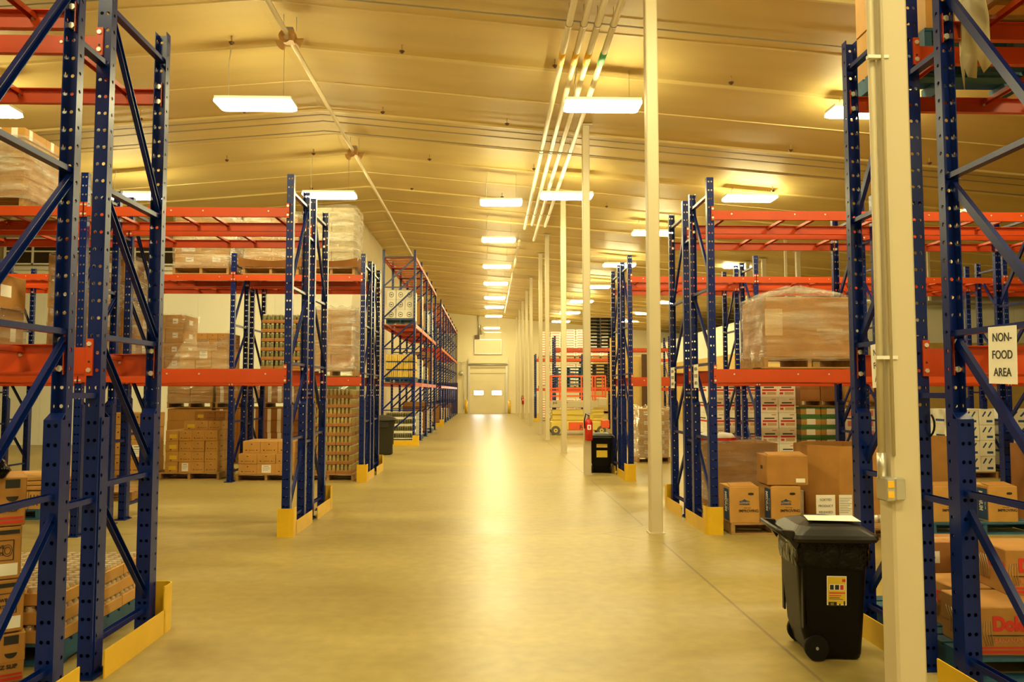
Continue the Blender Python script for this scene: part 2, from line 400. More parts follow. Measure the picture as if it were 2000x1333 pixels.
lamp_row(4.78, (23.2, 29.2, 35.4, 41.2, 47.2, 53.2), ZL, 'behind the white columns', 1.16, .4)
lamp_row(9.3, (29.4, 35.6, 41.5, 47.4, 52.7), ZL, 'hung over the far right storage', 1.16, .4)
lamp(0.2, 55.6, 5.95, 'white lamp hung close in front of the far dock door', 1.1, .36)
for i, x in enumerate((-3.77, 1.83, 6.25)):
    for j, y in enumerate((6.8, 0.8, -5.2)):
        lamp(x, y, ZL, f'white lamp above the near end of the aisle, {ORD[i]} from left, {ORD[j]} overhead')

# ------------------------------------------------------------------ white columns
pw = 0.088
def column(x, y, hw, label, rz=0.0):
    t = thing('support_column', label, 'column', (x, y, 0), rz, 'white steel columns down the right side of the aisle')
    MB().cbox(-hw, hw, -hw, hw, 0.0, roof(x) - 0.02, .012).build('shaft', M['cream'], t)
    if y > 5:
        b = MB().box(-hw - .02, hw + .02, -hw - .02, hw + .02, 0, .012)
        b.build('base_plate', M['cream'], t)
    MB().box(-hw - .05, hw + .05, -hw - .05, hw + .05, roof(x) - .05, roof(x) - .03).build('cap_plate', M['cream'], t)
    return t
ct = column(1.95, 3.80, .07, 'nearest white steel column, wide, with conduit and outlet box, beside black trash cart')
cd = MB()
hw = .07
cd.tube([(-hw - .028, -.03, 1.30), (-hw - .022, -.03, 2.2), (-hw - .03, -.03, 6.8)], .017, 10)
cd.tube([(-hw + .008, -hw - .004, 1.30), (-hw + .008, -hw - .004, 6.8)], .008, 8)
cd.build('conduit', M['cream'], ct)
for z in (1.75, 3.2, 4.6):
    MB().box(-hw - .06, -hw + .04, -hw - .006, -hw + .02, z, z + .016).build('conduit_clamp', M['white_metal'], ct)
ob = MB().cbox(-hw - .045, -hw + .0, -.10, .0, 1.09, 1.20, .006).cbox(-hw - .005, -hw + .045, -hw - .035, -hw, 1.095, 1.20, .006).tube([(-hw - .028, -.03, 1.19), (-hw - .028, -.03, 1.31)], .022, 10)
bx = ob.build('outlet_box', M['duct'], ct)
MB().box(-hw - .038, -hw - .010, -.104, -.10, 1.155, 1.185).box(-hw - .038, -hw - .010, -.104, -.10, 1.108, 1.138).build('socket', M['yellowband'], bx)
for k, (x, y) in enumerate(((1.89, 9.17), (1.89, 15.5), (1.96, 21.05), (1.93, 26.6), (1.95, 30.3), (1.93, 36.8), (1.95, 41.6), (1.95, 46.4), (1.95, 51.5), (1.95, 56.4))):
    column(x, y, .07, f'white steel column, {ORD[k+1]} in line from the camera' + (', beside yellow guarded rack end' if k == 0 else ', carrying the red fire extinguisher' if k == 1 else ''))
for k, (x, y) in enumerate(((9.2, 28.2), (9.5, 27.4), (10.0, 25.6), (9.95, 16.75))):
    column(x, y, .07, f'white column standing among the right hand racks, {ORD[k]} from left in back')
# orange cord line hanging on the second-row column is left to the extinguisher
def extinguisher(x, y, z, label, sc=1.0):
    t = thing('fire_extinguisher', label, 'fire extinguisher', (x, y, z))
    r = .075 * sc; h = .42 * sc
    prof = [(0.6, 0), (1, .02), (1, .78), (.9, .88), (.55, .97), (.3, 1.0)]
    b = MB().loft([[(r*a*math.cos(2*PI*k/16), r*a*math.sin(2*PI*k/16), h*zz) for k in range(16)] for a, zz in prof], sm=True)
    b.build('cylinder', M['redpaint'], t)
    MB().quad([(-.035*sc, -r-.002, h*.5), (.035*sc, -r-.002, h*.5), (.035*sc, -r-.002, h*.72), (-.035*sc, -r-.002, h*.72)]).quad([(-.012, -r-.003, h*.55), (.012, -r-.003, h*.55), (.012, -r-.003, h*.68), (-.012, -r-.003, h*.68)], 1).build('paper_label', [M['paper'], M['redpaint']], t)
    MB().tube([(0, 0, h), (0, 0, h+.06*sc)], .022*sc, 10).box(-.015, .09*sc, -.012, .012, h+.05*sc, h+.065*sc).box(-.015, .08*sc, -.012, .012, h+.085*sc, h+.1*sc).build('valve', M['grey'], t)
    MB().tube([(0, -.02, h+.05*sc), (-.06*sc, -.05*sc, h+.09*sc), (-.09*sc, -.05*sc, h*.9), (-.08*sc, -.04*sc, h*.55)], .012*sc, 8).build('hose', M['tyre'], t)
    MB().box(.02*sc, .085*sc, -.05*sc, -.046*sc, h-.02*sc, h+.07*sc).build('inspection_tag', M['yellowpr'], t)
extinguisher(1.90, 15.34, .66, 'red fire extinguisher with yellow tag hung on white column near trash cart', 1.0)
extinguisher(1.95, 46.25, .85, 'small red fire extinguisher far down the column line', 1.0)

# ------------------------------------------------------------------ overhead pipes and cables
def pipe(x, z, ya, yb, r, label, bands=(), hang=True):
    t = thing('ceiling_pipe', label, 'pipe', (x, ya, z), 0)
    MB().tube([(0, 0, 0), (0, yb - ya, 0)], r, 12).build('run', M['pipe'], t)
    for yy, mm in bands:
        MB().tube([(0, yy - ya, 0), (0, yy - ya + .42, 0)], r + .006, 12).build('marker_band', M[mm], t)
    if hang:
        q = ya + .8
        while q < yb:
            MB().tube([(0, q - ya, r), (0, q - ya, roof(x) - z)], .005, 5).tube([(0, q-ya-.012, 0), (0, q-ya+.012, 0)], r + .008, 12).build('hanger', M['cable'], t); q += 5.9
for x, nm, mm in ((1.09, 'leftmost', 'yellowband'), (1.29, 'second', 'yellowband'), (1.48, 'third', 'yellowband'), (1.70, 'rightmost', 'greenband')):
    pipe(x, 6.62, 4.0, {'leftmost': 24.6, 'second': 24.0, 'third': 26.5, 'rightmost': 24.2}[nm], .045, f'{nm} of the four white pipes under the roof, with {"green" if mm == "greenband" else "yellow"} band', [(11.6, mm)])
pipe(0.98, 6.5, 26.0, 50.0, .04, 'thin white conduit running far down beside the aisle lamps')
pipe(-3.02, 6.92, 2.0, 40.0, .038, 'long thin pipe running under the roof ridge', hang=False)
def heater(y, label):
    t = thing('ceiling_speaker_cluster', label, 'ceiling unit', (-3.02, y, 6.92))
    r = lambda s, z: [(math.cos(PI/4 + k*PI/2)*s*.13, math.sin(PI/4 + k*PI/2)*s*.13, z) for k in range(4)]
    MB().loft([r(1, .08), r(1.15, .0), r(.9, -.08)]).build('body', M['copper'], t)
    for a in (0.4, 2.5, 4.6):
        d = Vector((math.cos(a), math.sin(a), -.35)).normalized()
        hn = MB(); u = d.orthogonal().normalized(); v = d.cross(u)
        hn.loft([[d*q + (u*math.cos(2*PI*k/12) + v*math.sin(2*PI*k/12))*rr for k in range(12)] for q, rr in ((.05, .03), (.13, .05), (.2, .09))], cap1=False, sm=True)
        hn.build('horn', M['copper'], t)
    MB().tube([(-.08, 0, .12), (-.08, 0, roof(-3.1)-6.92)], .005, 5).tube([(.1, .05, .12), (.1, .05, roof(-2.9)-6.92)], .005, 5).box(-.07, .07, -.05, .05, .08, .14).build('bracket', M['grey'], t)
heater(11.9, 'nearer tan horn cluster hung on the roof ridge pipe')
heater(17.75, 'farther tan horn cluster hung on the roof ridge pipe')
def crosswire(y, dz, label):
    mb = MB()
    mb.tube([(-14, 0, roof(-14) - dz), (RX, 0, RZ - dz), (16, 0, roof(16) - dz)], .012, 6)
    o = mb.build('cable', M['cable'], None, (0, y, 0)); tag(o, label, 'cable', 'cables strung across the roof')
crosswire(11.1, .06, 'single dark cable crossing the roof nearest the camera')
crosswire(16.1, .10, 'upper of three cables crossing the roof mid hall')
crosswire(16.25, .18, 'middle of three cables crossing the roof mid hall')
crosswire(16.4, .34, 'lowest of three cables crossing the roof mid hall')
n = 0
sp = None
for j, y in enumerate((9.6, 12.6, 15.6, 18.6, 21.6)):
    for i, x in enumerate((-6.6, -4.6, -1.9, .55, 3.4, 6.2, 9.0)):
        if i in (0, 6) and j not in (2, 3): continue
        xx = x + (0.5 if j % 2 else -0.2)
        if sp is None:
            sp = (MB().tube([(0, 0, 0), (0, 0, -.09)], .012, 8).mesh('stem', M['copper']), MB().loft([[(r*math.cos(2*PI*k/10), r*math.sin(2*PI*k/10), z) for k in range(10)] for r, z in ((.02, -.09), (.045, -.10), (.045, -.108), (.015, -.14))]).mesh('deflector', M['brown']))
        t = thing('sprinkler_head', f'small brown sprinkler head, {ORD[i]} from left in {ORD[j]} row of ceiling', 'sprinkler', (xx, y, roof(xx)), 0, 'sprinkler heads dotted over the ceiling')
        inst('stem', sp[0], t); inst('deflector', sp[1], t)

# ------------------------------------------------------------------ pallet racks
def post_mesh(ht):
    mb = MB(); hw = .04; d = .066; t = .005
    mb.box(-hw, hw, 0, t, .01, ht, 1)
    for s in (-1, 1): mb.box(min(s*hw, s*(hw-t)), max(s*hw, s*(hw-t)), t, d, .01, ht, 2)
    if ht < 5:
        iw = .0455; zt = 1.45                                   # doubled, boxed-in lower part
        mb.box(-iw, iw, .112, .117, .01, zt, 1)
        for s in (-1, 1): mb.box(min(s*iw, s*(hw+.0005)), max(s*iw, s*(hw+.0005)), .02, .112, .01, zt - (.0), 2)
        mb.loft([[(-iw, .117, zt), (iw, .117, zt), (iw, .112, zt), (-iw, .112, zt)], [(-hw, .067, zt+.035), (hw, .067, zt+.035), (hw, .062, zt+.035), (-hw, .062, zt+.035)]])
    return mb.mesh('upright_post', [M['blue'], M['blue_web'], M['blue_flange']])
PM = {}
def foot_mesh():
    return MB().box(-.075, .075, -.05, .14, 0, .012).tube([(-.055, .1, .012), (-.055, .1, .03)], .012, 6).tube([(.055, .1, .012), (.055, .1, .03)], .012, 6).mesh('foot_plate', M['blue'])
FOOT = foot_mesh()
CONN = {}
def conn_mesh(h):
    if h not in CONN:
        mb = MB().box(-.04, 0, -.006, 0, -.012, h + .05, 0).box(-.005, .0, -.006, .03, -.012, h + .05, 0)
        for z in (.02, h + .02):
            mb.tube([(-.02, -.014, z), (-.02, .0, z)], .014, 6, 1, sm=False)
            mb.tube([(-.02, .012, z), (-.02, .036, z)], .018, 6, 1, sm=False)
        for z in (h * .45, h * .85 + .03): mb.tube([(-.02, -.0068, z), (-.02, -.004, z)], .007, 8, 2)
        CONN[h] = mb.mesh('beam_connector', [M['orange'], M['zinc'], M['ink']])
    return CONN[h]
_bm = {}
def cached(key, fn):
    if key not in _bm: _bm[key] = fn()
    return _bm[key]
DEP = 0.86
def rack(label, loc, rz, n, bay, depth, ht, struts, inner_far, levels, group, frames=None, cross=(.09, .42, .58, .91), skip_braces=(), bays=None, conn=True, spacer=False):
    """single-depth pallet rack: frames along local x (0 .. n*bay), near posts at y=0, far posts at y=depth"""
    r = thing('pallet_rack', label, 'pallet rack', loc, rz, group)
    pm = cached(('post', ht), lambda: post_mesh(ht))
    for k in (frames if frames is not None else range(n + 1)):
        x = k * bay
        for y, a in ((0, 0), (depth, PI)):
            p = inst('upright_post', pm, r, (x, y, 0), a)
            inst('foot_plate', FOOT, p)
        if spacer:
            for z in (.97, 1.56, 3.5):
                inst('row_spacer', cached('spc', lambda: MB().channel((0, DEP, 0), (0, DEP + GAP, 0), .05, .03, .004, (0, 0, 1)).mesh('row_spacer', M['blue'])), r, (x, 0, z))
        if k in skip_braces: continue
        for z in struts:
            s = cached(('strut', depth), lambda: MB().channel((0, .03, 0), (0, depth - .03, 0), .045, .03, .004, (0, 0, 1)).mesh('strut', M['blue']))
            inst('strut', s, r, (x, 0, z))
        for a, b in zip(struts, struts[1:]):
            ya, yb = (.05, depth - .05) if inner_far else (depth - .05, .05)
            s = cached(('brace', depth, inner_far, round(b - a, 3)), lambda: MB().channel((0, ya, .05), (0, yb, b - a - .03), .045, .028, .004, (1, 0, 0)).mesh('brace', M['blue']))
            inst('brace', s, r, (x, 0, a))
    for k in (bays if bays is not None else range(n)):
        for zt, h in levels:
            x0, x1 = k * bay + .042, (k + 1) * bay - .042
            L = x1 - x0
            for side in (0, 1):
                y = -.006 if side == 0 else depth + .006
                sg = 1 if side == 0 else -1
                def mk():
                    m_ = MB().channel((0, 0, h / 2), (L, 0, h / 2), h, .042, .005, (0, sg, 0))
                    for fr in cross: m_.tube([(fr*L, -sg*.006, h*.62), (fr*L, sg*.012, h*.62)], .0095, 6, 1, sm=False)
                    return m_.mesh('beam', [M['orange'], M['zinc']])
                b = inst('beam', cached(('beam', L, h, side, cross), mk), r, (x0, y, zt - h))
                if conn:
                    cm = conn_mesh(h)
                    c1 = inst('beam_connector', cm, b, (L + .04 if side == 0 else 0.0 - .04, 0, 0), 0 if side == 0 else PI)
                    c2 = inst('beam_connector', cached(('connm', h), lambda: mirror_mesh(cm)), b, (-.04 if side == 0 else L + .04, 0, 0), 0 if side == 0 else PI)
            for fr in cross:
                s = cached(('cross', depth), lambda: MB().channel((0, .0, 0), (0, depth, 0), .04, .03, .004, (0, 0, -1)).mesh('cross_bar', M['orange']))
                inst('cross_bar', s, r, (x0 + fr * L, 0, zt - .012))
    return r
def mirror_mesh(me):
    m2 = me.copy(); m2.transform(Matrix.Scale(-1, 4, (1, 0, 0))); m2.flip_normals(); return m2
HT = 4.07
STR = [0.16, 1.04, 1.90, 2.77, 3.86]
LV = [(1.85, .15), (3.68, .105)]
BAY = 2.31
A0 = [3.51, 9.10, 14.42]          # near posts of each back-to-back pair
GAP = .30
G_ = 'blue and orange pallet racks standing in rows'
for i, (y, nl, nr) in enumerate(zip(A0, (1, 2, 4), (1, 3, 4))):
    nm = ('nearest', 'second', 'third')[i]
    for side in (0, 1):
        yy = y + side * (DEP + GAP)
        wh = 'front' if side == 0 else 'back'
        rack(f'blue and orange pallet rack left of aisle, {wh} half of the {nm} back-to-back row', (XL - nl * BAY, yy, 0), 0, nl, BAY, DEP, HT, STR, side == 0, LV, G_, spacer=(side == 0))
        rack(f'blue and orange pallet rack right of aisle, {wh} half of the {nm} back-to-back row', (XR, yy, 0), 0, nr, BAY, DEP, HT, STR, side == 0, LV, G_, spacer=(side == 0))

# long rack along the left side of the aisle, end on
LVP = [(1.86, .12), (3.62, .12), (5.66, .10)]
STP = [.15, 1.02, 1.95, 2.85, 3.75, 4.70, 5.62]
rack('tall blue rack running along left of aisle, nearer block with yellow end guard', (-2.2, 24.1, 0), PI / 2, 4, 2.33, 1.0, 5.85, STP, False, LVP, G_, cross=(.06, .28, .5, .72, .94))
rack('tall blue rack running along left of aisle, farther mostly empty block', (-2.2, 37.2, 0), PI / 2, 8, 2.33, 1.0, 5.85, STP, False, LVP, G_, cross=(.06, .28, .5, .72, .94), conn=False)
# racks at the far right behind the columns
LVF = [(1.75, .14), (3.35, .14)]
rack('blue and orange rack far right behind the scissor lift', (2.52, 43.3, 0), 0, 3, 2.5, 1.0, 3.6, STR[:4] + [3.4], True, LVF, G_, conn=False)
rack('blue and orange rack beyond the lift holding stacked pallets', (2.75, 33.5, 0), 0, 2, 2.4, 1.0, 3.9, STR[:4] + [3.7], True, [(1.75, .14), (3.4, .14), ], G_, conn=False)

# ------------------------------------------------------------------ yellow end guards
def guard(x, yo, yi, s, label):
    """x: frame line; yo: outer end (tall wrap), yi: inner end; s=+1 if the aisle is at +x"""
    d = 1 if yi > yo else -1
    mb = MB(); t = .008; xa = x + s * .115; xb = x - s * .06
    y0 = yo - d * .10; R = .05
    # plan outline of the tall wrap: from xb along the outer end, round the corner, back along the aisle side
    pl = [(xb, y0)]
    for k in range(6):
        a = k / 5 * PI / 2
        pl.append((xa - s * R + s * R * math.sin(a), y0 + d * R - d * R * math.cos(a)))
    pl.append((xa, yo + d * .06))
    def strip(pl, z0, z1):
        n = len(pl); out = []
        for i, (px, py) in enumerate(pl):
            a = Vector(pl[max(0, i-1)]); b = Vector(pl[min(n-1, i+1)]); dd = (b - a).normalized(); nn = Vector((-dd.y, dd.x))
            q = Vector((px, py)) + nn * t
            out.append([(px, py, z0), (q.x, q.y, z0), (q.x, q.y, z1), (px, py, z1)])
        mb.loft(out)
    strip(pl, 0, .31)
    strip([(xa, yo + d * .04), (xa, yi + d * .02)], .0, .155)
    o = mb.build('column_guard', M['yellow']); tag(o, label, 'guard', 'yellow steel guards on rack ends')
for i, y in enumerate(A0):
    nm = ('nearest', 'second', 'third')[i]
    for x, s, sd in ((XL, 1, 'left'), (XR, -1, 'right')):
        guard(x, y, y + DEP, s, f'yellow guard wrapping the front post of the {nm} rack end {sd} of aisle')
        guard(x, y + 2*DEP + GAP, y + DEP + GAP, s, f'yellow guard wrapping the rear post of the {nm} rack end {sd} of aisle')
def endguard(x0, x1, y, label):
    mb = MB().box(x0, x1 - .181, y - .1, y - .092, 0, .16).box(x1 - .18, x1 - .0085, y - .102, y - .09, 0, .3).box(x1 - .008, x1, y - .102, y + .15, 0, .3)
    tag(mb.build('column_guard', M['yellow']), label, 'guard', 'yellow steel guards on rack ends')
endguard(-3.2, -2.07, 24.0, 'yellow guard across the end of the tall rack left of aisle')
endguard(-2.5, -2.07, 37.1, 'small yellow guard at the start of the farther tall rack')
endguard(2.4, 2.75, 43.2, 'small yellow guard on the far right blue rack beside the columns')

# ------------------------------------------------------------------ pallets, cartons, wrap
def pallet(x0, x1, y0, y1, z, label, m='wood', h=.13):
    t = thing('pallet', label, 'pallet', ((x0+x1)/2, (y0+y1)/2, z), 0, 'pallets under the goods')
    W, D = (x1-x0)/2, (y1-y0)/2
    mm = M[m]
    mb = MB(); n = max(4, int(D*2/.15)); p = 2*D/n
    for k in range(n): mb.box(-W, W, -D + k*p, -D + k*p + p*.78, h-.018, h)
    mb.build('top_deck', mm, t)
    for x in (-W, -.022, W-.045): MB().box(x, x+.045, -D+.005, D-.005, .018, h-.018).build('stringer', mm, t)
    mb = MB()
    for k in (0, .45, .88): mb.box(-W, W, -D + k*2*D, -D + k*2*D + .1, 0, .018)
    mb.build('bottom_deck', mm, t)
    return t
def carton_mesh(kind, w, d, h, base):
    def mk():
        mb = MB(); W, D = w/2, d/2; c = .004; e = .0008
        mats = [M[base], M['tape'], M['ink'], M['red'], M['paper'], M['yellowpr'], M['green'], M['pink'], M['bluepr']]
        if kind in ('jars', 'greenjars', 'cans', 'oil'):
            lip = h*{'oil': .1, 'cans': .7}.get(kind, .36)
            mb.cbox(-W, W, -D, D, 0, lip, c)
            mats = [M[base], M['glassjar'] if kind == 'jars' else M['glassgreen'] if kind == 'greenjars' else M['oil'] if kind == 'oil' else M['cansides'], M['lidcan']]
            nx = max(3, int(round(w/.075))); ny = max(2, int(round(d/.075)))
            r = min(w/nx, d/ny)/2*.96
            for i in range(nx):
                for j in range(ny):
                    if ny > 3 and 1 <= j < ny-1 and 1 <= i < nx-1 and kind != 'cans': continue
                    x, y = -W + (i+.5)*w/nx, -D + (j+.5)*d/ny
                    R = lambda q, z: [(x+q*math.cos(2*PI*k/8), y+q*math.sin(2*PI*k/8), z) for k in range(8)]
                    top = h*.98
                    mb.loft([R(r, lip*.5), R(r, top*.82), R(r*.8, top*.9)], 1, False, False, True)
                    mb.loft([R(r*.82, top*.88), R(r*.82, top)], 2, False, True)
            return mb.mesh('carton', mats)
        if kind in ('bag', 'bale'):
            lum = .035 if kind == 'bag' else .014
            rings = []
            for q in range(6):
                f = q/5; e = (.03 if q in (0, 5) else 0) + (.012 if kind == 'bag' else .004)
                n = 24
                ring = []
                for a in range(n):
                    t_ = 2*PI*a/n; cx_, cy_ = math.cos(t_), math.sin(t_); m_ = max(abs(cx_), abs(cy_))
                    g = 1 - lum*(1 + math.sin(5*t_ + 2.1*q))/2 - e
                    ring.append((cx_/m_*W*g, cy_/m_*D*g, h*f))
                rings.append(ring)
            return mb.loft(rings).mesh('carton', [M['paper'] if kind == 'bag' else M[base]])
        mb.cbox(-W, W, -D, D, 0, h, c)
        F = lambda x0, x1, z0, z1, mi, k=1: mb.quad([(x0*w, -D-e*k, z0*h), (x1*w, -D-e*k, z0*h), (x1*w, -D-e*k, z1*h), (x0*w, -D-e*k, z1*h)], mi)
        def S(y0, y1, z0, z1, mi, k=1):
            for s in (-1, 1): mb.quad([(s*(W+e*k), y0*d, z0*h), (s*(W+e*k), y1*d, z0*h), (s*(W+e*k), y1*d, z1*h), (s*(W+e*k), y0*d, z1*h)], mi)
        T = lambda: mb.quad([(-W, -.03, h+e), (W, -.03, h+e), (W, .03, h+e), (-W, .03, h+e)], 1)
        if kind == 'plain': T(); S(-.08, .08, .72, 1, 1)
        if kind == 'dots':
            T(); F(-.34, -.26, .22, .3, 2); F(-.16, .2, .235, .27, 2); F(.28, .34, .22, .3, 2); F(-.04, .04, .7, .78, 2); S(-.1, .1, .4, .5, 2)
        if kind == 'yellow': T(); F(-.2, .38, .25, .62, 5); F(-.14, -.02, .12, .2, 2); S(-.2, .2, .3, .6, 5)
        if kind == 'slip': F(-.24, .26, .12, .9, 4); F(-.14, .14, .76, .8, 2, 2); F(-.18, .2, .6, .63, 2, 2); F(-.18, .2, .48, .5, 2, 2); F(-.18, .1, .36, .38, 2, 2)
        if kind == 'tag': T(); F(-.1, .2, .35, .72, 4); F(-.07, .1, .5, .54, 2, 2); S(-.1, .15, .35, .7, 4)
        if kind == 'bands': F(-.32, -.16, 0, 1, 4); F(.12, .3, 0, 1, 4); S(-.3, -.15, 0, 1, 4)
        if kind == 'red': F(-.3, .28, .60, .68, 2); F(-.4, .42, .40, .52, 3); F(-.12, .4, .16, .34, 1); F(-.4, -.2, .18, .32, 3); F(.12, .38, .84, .9, 7); F(-.45, .45, .02, .1, 7) if w > .5 else None; S(-.4, .4, .4, .52, 3); S(-.3, .3, .6, .68, 2)
        if kind == 'green': F(-.5, .5, 0, .30, 6); F(-.5, .5, .80, 1, 6); F(-.22, .22, .3, .85, 4, 2); S(-.5, .5, 0, .3, 6); S(-.5, .5, .8, 1, 6)
        if kind == 'pinkprint': F(-.38, -.2, .2, .75, 7); F(.02, .14, .25, .7, 7); F(.25, .37, .25, .7, 7); S(-.3, -.1, .2, .7, 7)
        if kind == 'blueprint':
            for a in (-.35, .02): mb.quad([((a)*w, -D-e, .55*h), ((a+.08)*w, -D-e, .5*h), ((a+.3)*w, -D-e, .82*h), ((a+.22)*w, -D-e, .88*h)], 8)
            F(-.05, .35, .15, .3, 8); S(-.3, .1, .2, .35, 8)
        if kind == 'oval':
            for q, mi, k in ((1.0, 2, 1), (.8, 0, 2), (.55, 2, 3)):
                mb.quad([(math.cos(a)*w*.27*q, -D-e*k, h*.5 + math.sin(a)*h*.27*q*(1 if q > .6 else .35)) for a in [j*PI/7 for j in range(14)]], mi)
        if kind == 'vtext':
            for x in (-.3, 0, .3): F(x-.05, x+.05, .2, .82, 2)
        return mb.mesh('carton', mats)
    return cached(('carton', kind, round(w, 3), round(d, 3), round(h, 3), base), mk)
def stack(where, desc, x0, x1, y0, y1, z0, nx, ny, nz, h, kind, side, base='card', jit=.006, keep=None, mix=None, cat='carton', name='carton'):
    if kind in ('jars', 'greenjars', 'cans', 'oil'):
        name = {'jars': 'jar_tray', 'greenjars': 'green_jar_tray', 'cans': 'canned_goods_tray', 'oil': 'bottle_tray'}[kind]; cat = 'tray'
    if kind == 'bag': name, cat = 'white_bag', 'bag'
    if kind == 'bale': name, cat = 'paper_bale', 'bale'
    w, d = (x1-x0)/nx, (y1-y0)/ny
    for k in range(nz):
        for j in range(ny):
            for i in range(nx):
                edge = nx - 1 if side > 0 else 0
                if not (j == 0 or i == edge or (k == nz-1 and z0 + nz*h < 1.5)): continue
                if keep and not keep(i, j, k): continue
                kd = mix(i, j, k) if mix else kind
                me = carton_mesh(kd, w-.006, d-.006, h-.003, base)
                o = inst(name, me, None, (x0 + (i+.5)*w + random.uniform(-jit, jit), y0 + (j+.5)*d + random.uniform(-jit, jit), z0 + k*h), random.uniform(-jit, jit)*2)
                lab = f'{desc} {ORD[i]} from left, {ORD[k]} up' + (f', {ORD[j]} back' if ny > 1 else '') + f', {where}'
                tag(o, lab, cat, where)
def wrap(x0, x1, y0, y1, z0, z1, label, heavy=False, lean=0.0, tuft=False):
    mb = MB(); nz = 9; rings = []
    per = []
    c = .05; nn = 9
    for k in range(nn): per.append((x0 + c + (x1-x0-2*c)*k/(nn-1), y0))
    for k in range(nn): per.append((x1, y0 + c + (y1-y0-2*c)*k/(nn-1)))
    for k in range(nn): per.append((x1 - c - (x1-x0-2*c)*k/(nn-1), y1))
    for k in range(nn): per.append((x0, y1 - c - (y1-y0-2*c)*k/(nn-1)))
    cx, cy = (x0+x1)/2, (y0+y1)/2
    for q in range(nz):
        f = q/(nz-1); z = z0 + (z1-z0)*f; ring = []
        for (px, py) in per:
            g = random.uniform(.012, .03)
            dx, dy = px-cx, py-cy; L = math.hypot(dx, dy)
            zz = z + (random.uniform(0, .05) if q == nz-1 else 0)
            ring.append((px + dx/L*g + lean*f, py + dy/L*g, zz))
        rings.append(ring)
    if tuft:
        rings.append([(cx + (p[0]-cx)*.72 + random.uniform(-.04, .04), cy + (p[1]-cy)*.72, z1 + random.uniform(.02, .10)) for p in per])
        rings.append([(cx + (p[0]-cx)*.15 + random.uniform(-.05, .05), cy + (p[1]-cy)*.1, z1 + random.uniform(.09, .2)) for p in per])
    mb.loft(rings, cap0=False, cap1=tuft, sm=True)
    o = mb.build('stretch_wrap', M['wrapheavy' if heavy else 'wrap'])
    return tag(o, label, 'stretch wrap', 'clear stretch wrap round pallet loads')

# ============================================================ LEFT SIDE
# L1: blue pallet of shrink wrapped can trays behind the nearest left posts
pallet(-3.6, -2.5, 4.86, 5.95, 0, 'blue pallet of canned goods trays behind the nearest left posts', 'bluewood')
stack('blue pallet by nearest left posts', 'canned goods tray', -3.6, -2.5, 4.86, 5.95, .13, 3, 4, 3, .108, 'cans', 1, 'card2')
# banana boxes and coffee boxes at bottom left
def banana_box(x, y, z, rz, label, left=False):
    t = thing('banana_box', label, 'carton', (x, y, z), rz, 'banana boxes')
    w, d, h = .5, .4, .26
    o_ = -.115 if left else 0.0
    MB().cbox(-w/2, w/2, -d/2, d/2, 0, h, .005).cbox(-w/2-.003, w/2+.003, -d/2-.003, d/2+.003, h*.42, h+.006, .005).build('box', M['card'], t)
    MB().box(.15+o_, .22+o_, -d/2-.006, -d/2-.002, h*.80, h*.98).build('hand_hole', M['ink'], t)
    MB().box(-.24, .24, -d/2-.0045, -d/2-.002, .015, .03).box(-.24, .24, -d/2-.0045, -d/2-.002, .04, .05).build('red_stripe', M['red'], t)
    text('Dole', .105, M['red'], t, (.03+o_, -d/2-.006, h*.66), (PI/2, 0, 0), sx=.9, bold=.006)
    text('BANANAS', .034, M['pink'], t, (.02+o_, -d/2-.006, h*.32), (PI/2, 0, 0))
    text('EZ SLIP', .03, M['ink'], t, (.17+o_, -d/2-.006, h*.34), (PI/2, 0, 0), bold=.001)
    MB().box(-.09+o_, .12+o_, -d/2-.0055, -d/2-.002, h*.42, h*.44).build('ink_rule', M['ink'], t)
    MB().loft([[(.185 + o_ + .03*math.cos(a), y_, h*.62 + .028*math.sin(a)) for a in [PI + j*PI/8 for j in range(9)]] for y_ in (-d/2-.0055, -d/2-.002)]).build('fruit_mark', M['ink'], t)
    b = MB()
    for k in range(5):
        b.tube([(-w/2-.005, .02+.03*k, h*.75), (-w/2-.006, -.02+.028*k, h*.5), (-w/2-.005, -.01+.025*k, h*.2)], .003, 5)
    if left:
        for k in range(4): b.tube([(-.225 + .012*k, -d/2-.006, h*.72), (-.235 + .016*k, -d/2-.006, h*.5), (-.215 + .012*k, -d/2-.006, h*.22)], .002, 5)
    b.build('bunch_drawing', M['cansides'], t)
    text('Dole', .1, M['red'], t, (-w/2-.004, -.1, h*.66), (PI/2, 0, -PI/2), bold=.002)
    return t
banana_box(-2.895, 4.66, 0.0, .62, 'brown banana box with red print on floor at bottom left, under coffee boxes')
banana_box(-3.22, 4.20, 0.0, .62, 'brown banana box at the bottom left picture edge beside another banana box')
